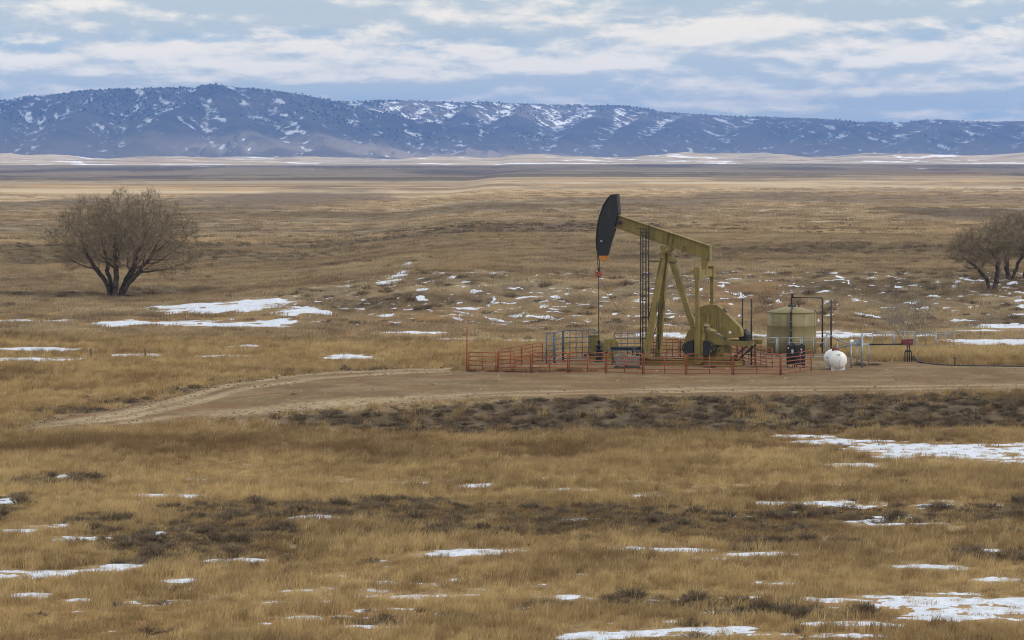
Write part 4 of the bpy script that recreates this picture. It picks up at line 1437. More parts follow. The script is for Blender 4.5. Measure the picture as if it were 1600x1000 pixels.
def build_propane():
    q = gp_(1309.5, 580.5)
    E = empty('propane_tank', q, math.radians(3.5))        # long axis runs back from the near end
    tag(E, 'white propane tank lying on white saddles beside the well', 'propane tank')
    R = 0.575; L = 2.9; zc = 0.74
    prof = []
    for k in range(11):
        a = math.pi / 2 * k / 10
        prof.append((max(R * math.sin(a), 0.01), R * 0.62 * (1 - math.cos(a))))
    prof += [(R * 1.004, 0.37), (R * 1.004, 0.39), (R, 0.40)]
    prof += [(r, L - z) for r, z in prof[10::-1]]
    b = bm_new()
    bm_lathe(b, prof, 40, (0, -0.4, zc), Matrix.Rotation(-math.pi / 2, 3, 'X'))
    part('vessel', b, M_WHITE, E)
    for y in (0.0, L - 0.95):
        b = bm_new()
        pts = [(-0.50, -0.05), (0.50, -0.05), (0.46, 0.12), (0.44, 0.40)]
        for k in range(9):
            a = -0.62 - (math.pi - 1.24) * k / 8
            pts.append((math.cos(a) * (R + 0.004) * 0.98, zc + math.sin(a) * (R + 0.004)))
        pts += [(-0.44, 0.40), (-0.46, 0.12)]
        bm_prism(b, pts, y - 0.03, y + 0.08)
        part('saddle', b, M_WHITE, E)
    b = bm_new(); bm_lathe(b, [(0.24, zc + R - 0.06), (0.24, zc + R + 0.07), (0.19, zc + R + 0.13), (0.08, zc + R + 0.15)], 20, (0.02, 1.1, 0)); part('valve_dome', b, M_DKRED, E, 'dark red valve dome')
    b = bm_new(); bm_tube(b, [(-0.13, 1.1, zc + R + 0.12), (-0.02, 1.1, zc + R + 0.25), (0.1, 1.1, zc + R + 0.13)], 0.02, 6); part('dome_handle', b, M_STEEL, E)
    b = bm_new(); bm_box(b, (-0.02, -0.335, zc + 0.36), (0.17, 0.02, 0.06)); part('maker_plate', b, M_GREYM, E)
    b = bm_new(); bm_tube(b, [(0.02, -0.412, zc + 0.05), (0.03, -0.412, zc - 0.2), (0.02, -0.385, zc - 0.40)], 0.012, 5); part('rust_run', b, M_PINK, E, 'thin pinkish rust run')
    b = bm_new(); bm_box(b, (-R * 0.985, 0.95, zc + 0.1), (0.02, 0.34, 0.09)); part('decal', b, mat_paint('blue_decal', (0.07, 0.10, 0.3)), E, 'small blue decal')


def build_frame():
    """galvanised pipe frame between the propane tank and the burner"""
    y0 = gp_(1340, 577)
    E = empty('pipework', y0)
    tag(E, 'galvanised pipework with tall posts beside the propane tank', 'pipework')
    X = lambda px, d: (px - 800) * d / FPX - y0[0]
    W = lambda py, d: CAM_H - (py - HOR) * d / FPX - y0[2]
    spec = ((1291.5, 520, 196.0, 0.06), (1330, 538, 186.6, 0.055), (1347, 521, 186.9, 0.075), (1357, 537, 188.0, 0.045), (1338.5, 540, 189.5, 0.04), (1308, 531, 196.0, 0.04))
    tops = []
    for px, py, d, r in spec:
        b = bm_new()
        z = W(py, d)
        bm_tube(b, [(X(px, d), d - y0[1], gz((px - 800) * d / FPX, d) - y0[2] - 0.1), (X(px, d), d - y0[1], z)], r, 8)
        bm_box(b, (X(px, d), d - y0[1], 0.03), (0.26, 0.26, 0.05))
        part('post', b, M_GALV, E)
        tops.append(Vector((X(px, d), d - y0[1], z)))
    for a, b2, r in ((tops[0], tops[5], 0.04), (tops[5], tops[4], 0.05), (tops[1], tops[3], 0.05), (tops[1] + Vector((0, 0, -0.0)), Vector((X(1309, 190), 190 - y0[1], W(544, 190))), 0.05),
                     (tops[2] + Vector((0, 0, -0.75)), tops[3] + Vector((0, 0, -0.05)), 0.04), (tops[4], tops[3], 0.04)):
        b = bm_new(); bm_tube(b, [a, b2], r, 7); part('rail', b, M_GALV, E)
    b = bm_new(); bm_lathe(b, [(0.02, -0.12), (0.11, -0.09), (0.13, 0), (0.11, 0.09), (0.02, 0.12)], 14, tops[1] + Vector((0.03, 0, 0.2))); bm_tube(b, [tops[1], tops[1] + Vector((0.03, 0, 0.12))], 0.04, 6); part('white_cap', b, M_WHITE, E, 'white bulb cap')
    b = bm_new(); bm_box(b, tops[2] + Vector((-0.3, 0.1, -0.55)), (0.7, 0.1, 0.25), bev=0.02); part('junction_box', b, M_GALV, E)


def build_burner():
    q = gp_(1419, 567)
    E = empty('burner_stand', q)
    tag(E, 'dark red pan on a black pipe stand before the bare shrub', 'burner')
    s = q[1] / FPX
    b = bm_new(); bm_prism(b, [(-0.46, 1.30), (-0.30, 1.22), (0.28, 1.22), (0.30, 1.62), (-0.42, 1.60)], -0.35, 0.35, 0.02); part('pan', b, M_DKRED, E)
    for x in (-0.06, 0.08):
        b = bm_new(); bm_tube(b, [(x, 0, -0.1), (x, 0, 1.24)], 0.04, 8); part('stem', b, M_BLACK, E)
    for x in (-0.22, 0.24):
        b = bm_new(); bm_tube(b, [(x, 0, -0.1), (x, 0, 0.72), (x * 0.3, 0, 0.86)], 0.04, 8); part('leg', b, M_BLACK, E)
    b = bm_new(); bm_box(b, (0.0, 0, 0.80), (0.42, 0.12, 0.12), bev=0.02); part('cross_bar', b, M_BLACK, E)
    b = bm_new(); bm_box(b, (0.15, -0.36, 1.44), (0.2, 0.03, 0.08)); part('plate', b, M_GREYM, E)
    b = bm_new()
    bm_tube(b, [(-0.3, 0, 1.27), (-2.7, -0.6, 1.29)], 0.05, 8); part('supply_pipe', b, M_BLACK, E)
    # hose along the edge of the grass
    pts = [gp_(*p) for p in ((1428, 563.5), (1436, 567), (1448, 570), (1466, 572), (1485, 573.2), (1520, 574), (1560, 574.5), (1600, 575), (1680, 575.5))]
    o3 = pts[0]
    b = bm_new()
    bm_tube(b, [(p[0] - o3[0], p[1] - o3[1], p[2] - o3[2] + (0.28 if i == 0 else 0.08)) for i, p in enumerate(pts)], 0.075, 8)
    o = part('black_hose', b, M_BLACK); o.location = o3
    tag(o, 'black hose lying along the pad edge from the burner stand', 'hose')


build_tank(); build_poles(); build_totes(); build_propane(); build_frame(); build_burner()


# ------------------------------------------------------------------ scattered growth
def scatter(name, P, rot, scl, idx, tint, sources, label):
    me = bpy.data.meshes.new(name)
    n = len(P)
    me.vertices.add(n)
    me.vertices.foreach_set('co', np.asarray(P, np.float32).ravel())
    a = me.attributes.new('rot', 'FLOAT_VECTOR', 'POINT'); a.data.foreach_set('vector', np.asarray(rot, np.float32).ravel())
    a = me.attributes.new('scl', 'FLOAT_VECTOR', 'POINT'); a.data.foreach_set('vector', np.asarray(scl, np.float32).ravel())
    a = me.attributes.new('idx', 'INT', 'POINT'); a.data.foreach_set('value', np.asarray(idx, np.int32))
    a = me.attributes.new('tint', 'FLOAT', 'POINT'); a.data.foreach_set('value', np.asarray(tint, np.float32))
    o = bpy.data.objects.new(name, me)
    scene.collection.objects.link(o)
    col = bpy.data.collections.new(name + '_kinds')
    for s in sources:
        col.objects.link(s)
    ng = bpy.data.node_groups.new(name, 'GeometryNodeTree')
    ng.interface.new_socket('Geometry', in_out='INPUT', socket_type='NodeSocketGeometry')
    ng.interface.new_socket('Geometry', in_out='OUTPUT', socket_type='NodeSocketGeometry')
    N = ng.nodes; Lk = ng.links
    gi = N.new('NodeGroupInput'); go = N.new('NodeGroupOutput')
    m2p = N.new('GeometryNodeMeshToPoints')
    iop = N.new('GeometryNodeInstanceOnPoints')
    ci = N.new('GeometryNodeCollectionInfo')
    ci.inputs['Collection'].default_value = col
    ci.inputs['Separate Children'].default_value = True
    ci.inputs['Reset Children'].default_value = True
    def named(nm, typ):
        nd = N.new('GeometryNodeInputNamedAttribute'); nd.data_type = typ; nd.inputs[0].default_value = nm
        return nd.outputs[0]
    Lk.new(gi.outputs[0], m2p.inputs[0])
    Lk.new(m2p.outputs[0], iop.inputs['Points'])
    Lk.new(ci.outputs[0], iop.inputs['Instance'])
    iop.inputs['Pick Instance'].default_value = True
    Lk.new(named('idx', 'INT'), iop.inputs['Instance Index'])
    e2r = N.new('FunctionNodeEulerToRotation')
    Lk.new(named('rot', 'FLOAT_VECTOR'), e2r.inputs[0])
    Lk.new(e2r.outputs[0], iop.inputs['Rotation'])
    Lk.new(named('scl', 'FLOAT_VECTOR'), iop.inputs['Scale'])
    Lk.new(iop.outputs[0], go.inputs[0])
    md = o.modifiers.new('scatter', 'NODES'); md.node_group = ng
    tag(o, label, kind='stuff')
    return o


def raw_mesh(name, V, F, mat):
    me = bpy.data.meshes.new(name)
    me.from_pydata(V, [], F)
    me.materials.append(mat)
    me.update()
    return bpy.data.objects.new(name, me)


def mat_straw(name='dry_grass', lo=(0.225, 0.145, 0.070), hi=(0.67, 0.51, 0.262)):
    m, t = new_mat(name)
    tint = attr(t, 'tint', 'INSTANCER').outputs['Fac']
    pos = t.n('ShaderNodeNewGeometry')
    n1 = t.noise(pos.outputs['Position'], 1.7, 3, 0.6)
    n0 = t.noise(pos.outputs['Position'], 0.10, 4, 0.6)
    c = t.mix(tint, lo, hi)
    c = t.mix(t.math('MULTIPLY', t.ramp(n1, 0.40, 0.66), 0.4), c, (0.27, 0.185, 0.105))
    c = t.mix(t.math('MULTIPLY', t.ramp(n0, 0.45, 0.68), 0.35), c, (0.46, 0.325, 0.165))
    df = t.n('ShaderNodeBsdfDiffuse', {'Color': c})
    tr = t.n('ShaderNodeBsdfTranslucent', {'Color': c})
    mx = t.n('ShaderNodeMixShader', {0: 0.3, 1: df.outputs[0], 2: tr.outputs[0]})
    out = t.n('ShaderNodeOutputMaterial'); t.t.links.new(mx.outputs[0], out.inputs[0])
    return m


def mat_twig(name, c0, c1):
    m, t = new_mat(name)
    pos = t.n('ShaderNodeNewGeometry').outputs['Position']
    n1 = t.noise(pos, 2.2, 4, 0.6)
    finish(t, t.mix(t.ramp(n1, 0.35, 0.65), c0, c1), 0.95, None, spec=0.1)
    return m


M_STRAW = mat_straw()
M_STRAW_B = mat_straw('bleached_grass', (0.20, 0.150, 0.098), (0.56, 0.455, 0.295))
M_SAGE = mat_twig('sagebrush', (0.115, 0.087, 0.060), (0.235, 0.180, 0.122))
M_BARK = mat_twig('cottonwood_bark', (0.050, 0.040, 0.033), (0.105, 0.085, 0.068))
M_TWIG = mat_twig('cottonwood_twigs', (0.165, 0.132, 0.090), (0.285, 0.230, 0.158))
M_PALE = mat_twig('pale_stems', (0.20, 0.175, 0.145), (0.33, 0.295, 0.25))
M_JUN = mat_twig('juniper', (0.022, 0.030, 0.020), (0.045, 0.055, 0.036))


def grass_clump(rnd, n, rad, h, width, lean=0.35):
    V = []; F = []
    for _ in range(n):
        a = rnd.uniform(0, 2 * math.pi); r = rad * math.sqrt(rnd.random())
        x, y = r * math.cos(a), r * math.sin(a)
        hh = h * rnd.uniform(0.55, 1.15) * (1 - 0.35 * r / rad)
        la = rnd.gauss(0, 1.1)                      # bent mostly down the wind, towards +x
        lx = hh * (lean * math.cos(la) + rnd.uniform(-0.12, 0.2)); ly = hh * (lean * math.sin(la) * 0.8)
        t = rnd.uniform(0, math.pi)
        wx, wy = width * math.cos(t) * 0.5, width * math.sin(t) * 0.5
        b = len(V)
        V += [(x - wx, y - wy, -0.03), (x + wx, y + wy, -0.03),
              (x + lx * 0.35 + wx * 0.8, y + ly * 0.35 + wy * 0.8, hh * 0.62), (x + lx * 0.35 - wx * 0.8, y + ly * 0.35 - wy * 0.8, hh * 0.62),
              (x + lx, y + ly, hh)]
        F += [(b, b + 1, b + 2, b + 3), (b + 3, b + 2, b + 4)]
    return V, F


def bush_mesh(rnd, n, R, h):
    """twiggy low bush: thin stems fanning up from the root, each ending in a brush of upright shoots"""
    V = []; F = []
    def strip(p, q, w0, w1):
        d = q - p
        s = d.cross(Vector((rnd.uniform(-1, 1), rnd.uniform(-1, 1), rnd.uniform(-0.3, 0.3))))
        if s.length < 1e-5: return
        s.normalize()
        b = len(V)
        V.extend([tuple(p - s * w0), tuple(p + s * w0), tuple(q + s * w1), tuple(q - s * w1)])
        F.append((b, b + 1, b + 2, b + 3))
    for _ in range(n):
        a = rnd.uniform(0, 2 * math.pi); r = R * math.sqrt(rnd.random())
        top = h * (1 - 0.55 * (r / R) ** 2) * rnd.uniform(0.45, 1.0)
        mid = Vector((r * math.cos(a) * 0.8, r * math.sin(a) * 0.8, top * 0.5))
        root = Vector((mid.x * 0.35, mid.y * 0.35, -0.05))
        strip(root, mid, 0.012, 0.008)
        for k in range(5):
            q = Vector((r * math.cos(a) + rnd.gauss(0.03, R * 0.10), r * math.sin(a) + rnd.gauss(0, R * 0.10), top * rnd.uniform(0.75, 1.15)))
            strip(mid.lerp(root, rnd.uniform(-0.3, 0.5)), q, 0.010, 0.004)
    return V, F


rng = np.random.default_rng(11)
rnd = random.Random(3)


def slab(n, y0, y1, tanw=0.262):
    """n points spread evenly over a strip of land between two distances"""
    y = np.sqrt(rng.uniform(y0 ** 2, y1 ** 2, n))
    x = rng.uniform(-1, 1, n) * (y * tanw)
    return x, y


def plant_grass():
    kinds = []
    for i in range(5):
        kinds.append(raw_mesh('tall_grass_%d' % i, *grass_clump(rnd, 34, 0.27, 0.46, 0.016, 0.42), M_STRAW))
    for i in range(4):
        kinds.append(raw_mesh('short_grass_%d' % i, *grass_clump(rnd, 34, 0.36, 0.24, 0.020, 0.55), M_STRAW))
    for i in range(4):
        kinds.append(raw_mesh('wide_grass_%d' % i, *grass_clump(rnd, 60, 0.95, 0.36, 0.030, 0.45), M_STRAW_B))
    for i in range(3):
        kinds.append(raw_mesh('xtra_grass_%d' % i, *grass_clump(rnd, 80, 2.2, 0.42, 0.075, 0.45), M_STRAW_B))
    kinds.sort(key=lambda o: o.name)         # the collection is read in name order
    nm = [o.name for o in kinds]
    first = {k: nm.index(k + '_0') for k in ('tall_grass', 'short_grass', 'wide_grass', 'xtra_grass')}
    Xs, Ys, S, I, T = [], [], [], [], []

    def put(x, y, kind, nk, s, tint):
        Xs.append(x); Ys.append(y); S.append(s); T.append(tint)
        I.append(first[kind] + rng.integers(0, nk, len(x)))

    def masks(x, y):
        sn = np.maximum(snow_mask(x, y), np.maximum(snow_mask(x, y + 0.8), snow_mask(x + 0.5, y + 0.3)) - 0.05)
        return sn, pad_mask(x, y), sage_shade_mask(x, y)

    def tints(x, y):
        t = 0.56 + 0.75 * fbm(x / 5, y / 4, 121, 4) + 0.5 * fbm(x / 40, y / 18, 122, 3) + rng.normal(0, 0.22, len(x))
        t = t - 0.38 * np.exp(-((y - 147) / 5.5) ** 2)
        return np.clip(t, 0, 1)

    # near field
    x, y = slab(66000, 76, 154)
    sn, pd, sg = masks(x, y)
    thick = fbm(x / 9, y / 7, 123, 4)
    u = rng.random(len(x))
    keep = ((sn < 0.47) | (u < 0.09)) & (pd < -0.3) & (u < 0.95 - 0.30 * sg)
    edge = np.clip((0.5 - sn) / 0.35, 0.28, 1)
    tall = keep & (thick + rng.normal(0, 0.2, len(x)) > -0.10) & (edge > 0.5) & (sg < 0.7 * rng.random(len(x)) + 0.3)
    short = keep & ~tall
    for sel, kind, nk in ((tall, 'tall_grass', 5), (short, 'short_grass', 4)):
        s = rng.uniform(0.65, 1.25, sel.sum()) * (0.55 + 0.45 * edge[sel]) * (1 + 0.35 * np.clip(thick[sel], -0.6, 1))
        put(x[sel], y[sel], kind, nk, s, tints(x[sel], y[sel]) - 0.25 * sg[sel])
    # round the pad
    x, y = slab(42000, 150, 222)
    sn, pd, sg = masks(x, y)
    keep = (sn < 0.47) & (pd < -0.25) & (rng.random(len(x)) < 0.95 - 0.55 * sg) & ((bank_mask(x, y) < 0) | (fbm(x / 2.5, y / 1.6, 124, 3) > 0.02))
    edge = np.clip((0.5 - sn) / 0.35, 0.25, 1)
    tall = keep & (rng.random(len(x)) < 0.45) & (edge > 0.5)
    for sel, kind, nk in ((tall, 'tall_grass', 5), (keep & ~tall, 'short_grass', 4)):
        put(x[sel], y[sel], kind, nk, rng.uniform(0.8, 1.4, sel.sum()) * (0.5 + 0.5 * edge[sel]), tints(x[sel], y[sel]) - 0.1 - 0.2 * sg[sel])
    x, y = slab(9000, 150, 205, 0.25)
    pd = pad_mask(x, y)
    sel = (pd > -0.3) & (rng.random(len(x)) < 0.5 * np.exp(-np.clip(pd, 0, 9) / 0.9) + 0.02 * (fbm(x / 3, y / 2, 125, 3) > 0.1))
    put(x[sel], y[sel], 'short_grass', 4, rng.uniform(0.35, 0.85, sel.sum()), np.clip(rng.normal(0.35, 0.2, sel.sum()), 0, 1))
    # tall pale strip beyond the burner
    x = rng.uniform(24.0, 52, 5200); y = rng.uniform(193.8, 202, 5200)
    sel = (pad_mask(x, y) < -0.2)
    x, y = x[sel], y[sel]
    put(x, y, 'tall_grass', 5, rng.uniform(1.1, 1.9, len(x)), np.clip(rng.normal(0.78, 0.15, len(x)), 0, 1))
    # weeds along the foot of the fence
    x = rng.uniform(-4, 6, 260); y = rng.normal(184.6, 0.5, 260)
    put(x, y, 'tall_grass', 5, rng.uniform(0.5, 1.0, 260), np.clip(rng.normal(0.2, 0.15, 260), 0, 1))
    # middle distance
    x, y = slab(46000, 216, 430)
    sn = snow_mask(x, y); sg = sage_shade_mask(x, y)
    sel = (sn < 0.42) & (snow_mask(x, y + 2.0) < 0.47) & (rng.random(len(x)) < 0.9 - 0.65 * sg)
    put(x[sel], y[sel], 'wide_grass', 4, rng.uniform(0.6, 1.2, sel.sum()), tints(x[sel], y[sel]) - 0.14 - 0.3 * sg[sel])
    x, y = slab(30000, 420, 1250)
    sg = sage_shade_mask(x, y)
    sel = rng.random(len(x)) < (0.9 - 0.7 * sg) * (1 - sstep(700, 1240, y))
    put(x[sel], y[sel], 'xtra_grass', 3, rng.uniform(0.6, 1.2, sel.sum()), np.clip(tints(x[sel], y[sel]) - 0.12 - 0.35 * sg[sel], 0, 1))
    x = np.concatenate(Xs); y = np.concatenate(Ys); s = np.concatenate(S); idx = np.concatenate(I); t = np.clip(np.concatenate(T), 0, 1)
    P = np.stack([x, y, H(x, y)], -1)
    n = len(x)
    rot = np.zeros((n, 3)); rot[:, 2] = rng.normal(0, 0.7, n); rot[:, 0] = rng.normal(0, 0.06, n)
    sc = np.stack([s, s, s * rng.uniform(0.8, 1.2, n)], -1)
    scatter('grass', P, rot, sc, idx, t, kinds, 'dry tan prairie grass bent by the wind')


plant_grass()


def plant_sage():
    protos = [raw_mesh('sagebrush', *bush_mesh(rnd, 90, 0.66, 0.70), M_SAGE) for _ in range(5)]
    # individual bushes: along the bank, and in the dark belt of the near field
    def choose(n, y0, y1, tst, want):
        x, y = slab(n, y0, y1, 0.235)
        sel = tst(x, y) & (snow_mask(x, y) < 0.55)
        return x[sel][:want], y[sel][:want]
    xb, yb = choose(9000, 150, 166, lambda x, y: (bank_mask(x, y) > 0.2) & (fbm(x / 3.5, y / 3, 131, 3) > -0.12), 120)
    e = lambda x, y: ell_mask(x, y, SAGE) + 0.9 * fbm(x / 4.0, y / 3.0, 91, 4, 0.6)
    xf, yf = choose(9000, 82, 140, lambda x, y: e(x, y) > 0.25, 165)
    used = 0
    for x, y, lab, grp, k in ((xb, yb, 'dark twiggy sagebrush bush on the bank below the well pad', 'sagebrush on the bank', 0.68),
                              (xf, yf, 'dark twiggy sagebrush bush in the near dark belt of the field', 'sagebrush in the near field', 0.80)):
        z = H(x, y)
        for i in range(len(x)):
            src = protos[used % len(protos)]
            o = src if used < len(protos) else src.copy()
            scene.collection.objects.link(o)
            s = rnd.uniform(0.55, 1.15) * k
            o.location = (x[i], y[i], z[i])
            o.rotation_euler = (rnd.gauss(0, 0.08), rnd.gauss(0, 0.08), rnd.uniform(0, 6.28))
            o.scale = (s * rnd.uniform(0.85, 1.3), s, s * rnd.uniform(0.7, 1.1))
            tag(o, lab, 'sagebrush', grp)
            used += 1
    # the rest is low scrub nobody could count
    kinds = [raw_mesh('low_scrub_%d' % i, *bush_mesh(rnd, 46, 0.62, 0.40), M_SAGE) for i in range(4)]
    X, Y, S = [], [], []
    x, y = slab(30000, 78, 225, 0.255)
    sg = sage_shade_mask(x, y)
    sel = (rng.random(len(x)) < sg * 0.62 + 0.012 + 0.5 * (bank_mask(x, y) > 0.3)) & (snow_mask(x, y) < 0.48) & (pad_mask(x, y) < -0.4)
    X.append(x[sel]); Y.append(y[sel]); S.append(rng.uniform(0.35, 0.85, sel.sum()))
    x, y = slab(16000, 222, 520, 0.255)
    sg = sage_shade_mask(x, y)
    sel = (rng.random(len(x)) < sg * 0.45 + 0.03) & (snow_mask(x, y) < 0.5)
    X.append(x[sel]); Y.append(y[sel]); S.append(rng.uniform(0.6, 1.2, sel.sum()))
    x = np.concatenate(X); y = np.concatenate(Y); s = np.concatenate(S)
    n = len(x)
    rot = np.zeros((n, 3)); rot[:, 2] = rng.uniform(0, 6.28, n)
    sc = np.stack([s * rng.uniform(0.9, 1.5, n), s, s * rng.uniform(0.7, 1.1, n)], -1)
    scatter('low_scrub', np.stack([x, y, H(x, y)], -1), rot, sc, rng.integers(0, 4, n), np.zeros(n), kinds, 'low dark scrub mixed through the grass')


plant_sage()


def plant_junipers():
    kinds = []
    for i in range(4):
        bm = bm_new()
        bmesh.ops.create_icosphere(bm, subdivisions=2, radius=1.0)
        for v in bm.verts:
            k = 1 + rnd.uniform(-0.28, 0.28)
            v.co = Vector((v.co.x * k, v.co.y * k, (v.co.z * 0.9 + 0.75) * (1 + rnd.uniform(-0.15, 0.15))))
        me = bpy.data.meshes.new('juniper_%d' % i); bm.to_mesh(me); bm.free()
        me.materials.append(M_JUN)
        kinds.append(bpy.data.objects.new('juniper_%d' % i, me))
    n = len(JUNIPERS)
    s = rng.uniform(1.8, 3.8, n)
    rot = np.zeros((n, 3)); rot[:, 2] = rng.uniform(0, 6.28, n)
    scatter('juniper_woods', JUNIPERS, rot, np.stack([s, s, s * rng.uniform(0.8, 1.3, n)], -1), rng.integers(0, 4, n), np.zeros(n), kinds,
            'dark juniper woods on the high slopes and skyline')


plant_junipers()


# ------------------------------------------------------------------ bare trees grown towards points of light
def grow(seed, stems, blobs, n_att, step, infl, kill, up=0.12, iters=70):
    r = np.random.default_rng(seed)
    pts = []
    vol = np.array([b[3] * b[4] * b[5] for b in blobs]); vol = vol / vol.sum()
    for b, f in zip(blobs, vol):
        k = int(n_att * f)
        q = r.normal(size=(k, 3)); q /= np.linalg.norm(q, axis=1)[:, None]
        q *= (r.random(k) ** (1 / 2.4))[:, None]                # denser towards the outside
        pts.append(q * np.array(b[3:6]) + np.array(b[:3]))
        # boughs: the points gather in clumps, which leaves gaps and an uneven edge
        m = max(3, k // 34)
        cen = pts[-1][r.choice(k, m, replace=False)]
        j = np.linalg.norm(pts[-1][:, None] - cen[None], axis=2).argmin(1)
        pts[-1] = pts[-1] + (cen[j] - pts[-1]) * 0.28
    att = np.concatenate(pts)
    att = att[att[:, 2] > 0.9 + 0.12 * np.abs(att[:, 0])]
    pos = [np.zeros(3)]; par = [-1]
    for st in stems:                                          # hand-laid stems
        last = 0
        if st[0]:
            pos.append(np.array(st[0], float)); par.append(0); last = len(pos) - 1
        for q in st[1:]:
            a = pos[last]; b = np.array(q, float)
            m = max(1, int(np.linalg.norm(b - a) / step))
            for i in range(m):
                t = (i + 1) / m
                pos.append(a + (b - a) * t + r.normal(0, 0.035, 3)); par.append(last); last = len(pos) - 1
    pos = [np.asarray(p, float) for p in pos]
    P = np.array(pos)
    dm = np.linalg.norm(att[:, None] - P[None], axis=2)
    near = dm.argmin(1); dist = dm.min(1)
    alive = np.ones(len(att), bool)
    for _ in range(iters):
        act = alive & (dist < infl)
        if not act.any(): break
        acc = {}
        idx = near[act]
        dirs = att[act] - P[idx]
        dirs /= np.linalg.norm(dirs, axis=1)[:, None] + 1e-9
        S = np.zeros((len(P), 3)); np.add.at(S, idx, dirs)
        nodes = np.unique(idx)
        d = S[nodes]
        d /= np.linalg.norm(d, axis=1)[:, None] + 1e-9
        d += r.normal(0, 0.17, d.shape); d[:, 2] += up
        d /= np.linalg.norm(d, axis=1)[:, None]
        newp = P[nodes] + d * step
        # a shoot that would retrace older wood is not put out
        free = np.ones(len(newp), bool)
        for c0 in range(0, len(newp), 256):
            q = newp[c0:c0 + 256]
            d2 = (q ** 2).sum(1)[:, None] + (P ** 2).sum(1)[None] - 2 * q @ P.T
            free[c0:c0 + 256] = d2.min(1) > (0.45 * step) ** 2
        if not free.any(): break
        newp = newp[free]; nodes = nodes[free]
        base = len(P)
        P = np.concatenate([P, newp]); par.extend(nodes.tolist())
        dm = np.linalg.norm(att[:, None] - newp[None], axis=2)
        j = dm.argmin(1); dn = dm[np.arange(len(att)), j]
        better = dn < dist
        near[better] = base + j[better]; dist[better] = dn[better]
        alive &= dist > kill
        if len(P) > 17000: break
    return P, np.array(par)


def tree(name, loc, seed, stems, blobs, n_att, label, cat='tree', group=None, step=0.30, tip=0.011, twigs=5, tw_len=0.75, tw_r=0.0065,
         bark=None, twig_mat=None, trunk_r=None, power=2.25, rz=0.0, split=0.05, infl=3.2, kill=0.42):
    P, par = grow(seed, stems, blobs, n_att, step, infl, kill)
    n = len(P)
    rad = np.zeros(n)
    kids = np.zeros(n, int)
    for i in range(n - 1, 0, -1):
        if rad[i] == 0: rad[i] = tip ** power
        rad[par[i]] += rad[i]
        kids[par[i]] += 1
    rad = rad ** (1 / power)
    if trunk_r:
        big = rad[1:].max()
        rad = np.where(rad > split, split + (rad - split) * (trunk_r - split) / max(big - split, 1e-6), rad)
    rr = np.random.default_rng(seed + 1)
    out = {True: ([], []), False: ([], [])}
    for i in range(1, n):
        a, b = P[par[i]], P[i]
        if par[i] == 0 and np.linalg.norm(b) < 1e-6: continue
        thick = rad[i] > split
        V, F = out[thick]
        k = 7 if thick else 3
        r0 = min(rad[par[i]], rad[i] * 1.22) if par[i] else rad[i] * 1.25
        r1 = rad[i]
        d = b - a; L = np.linalg.norm(d)
        if L < 1e-6: continue
        d /= L
        x = np.cross(d, (0.3, 0.9, 0.2)); x /= np.linalg.norm(x); y = np.cross(d, x)
        base = len(V)
        b2 = b + d * (r1 * 0.4)
        for c, r in ((a, r0), (b2, r1)):
            for j in range(k):
                t = 2 * math.pi * j / k
                V.append(c + (x * math.cos(t) + y * math.sin(t)) * r)
        for j in range(k):
            F.append((base + j, base + (j + 1) % k, base + k + (j + 1) % k, base + k + j))
    # fine twigs on the outer wood
    V, F = out[False]
    for i in range(1, n):
        if rad[i] > 0.034 or P[i][2] < 0.6: continue
        d = P[i] - P[par[i]]; d /= np.linalg.norm(d) + 1e-9
        m = twigs if kids[i] == 0 else max(1, twigs // 2)
        for _ in range(m):
            q = d * 0.75 + rr.normal(0, 0.55, 3); q[2] += 0.30
            q /= np.linalg.norm(q)
            L = tw_len * rr.uniform(0.45, 1.15)
            p0 = P[i]; p1 = p0 + q * L * 0.55
            q2 = q + rr.normal(0, 0.25, 3); q2[2] += 0.15; q2 /= np.linalg.norm(q2)
            p2 = p1 + q2 * L * 0.45
            s = np.cross(q, rr.normal(size=3)); s /= np.linalg.norm(s) + 1e-9
            w = tw_r
            base = len(V)
            V.extend([p0 - s * w, p0 + s * w, p1 + s * w * 0.8, p1 - s * w * 0.8, p2 + s * w * 0.4, p2 - s * w * 0.4])
            F.append((base, base + 1, base + 2, base + 3)); F.append((base + 3, base + 2, base + 4, base + 5))
            s3 = q + rr.normal(0, 0.7, 3); s3 /= np.linalg.norm(s3)
            base = len(V)
            p3 = p1 + s3 * L * 0.4
            V.extend([p1 - s * w * 0.7, p1 + s * w * 0.7, p3 + s * w * 0.3, p3 - s * w * 0.3])
            F.append((base, base + 1, base + 2, base + 3))
    E = empty(name, loc, rz)
    tag(E, label, cat, group)
    V, F = out[True]
    if V: mesh_obj('trunk', V, F, bark or M_BARK, E, smooth=True)
    V, F = out[False]
    mesh_obj('crown', V, F, twig_mat or M_TWIG, E)
    return E


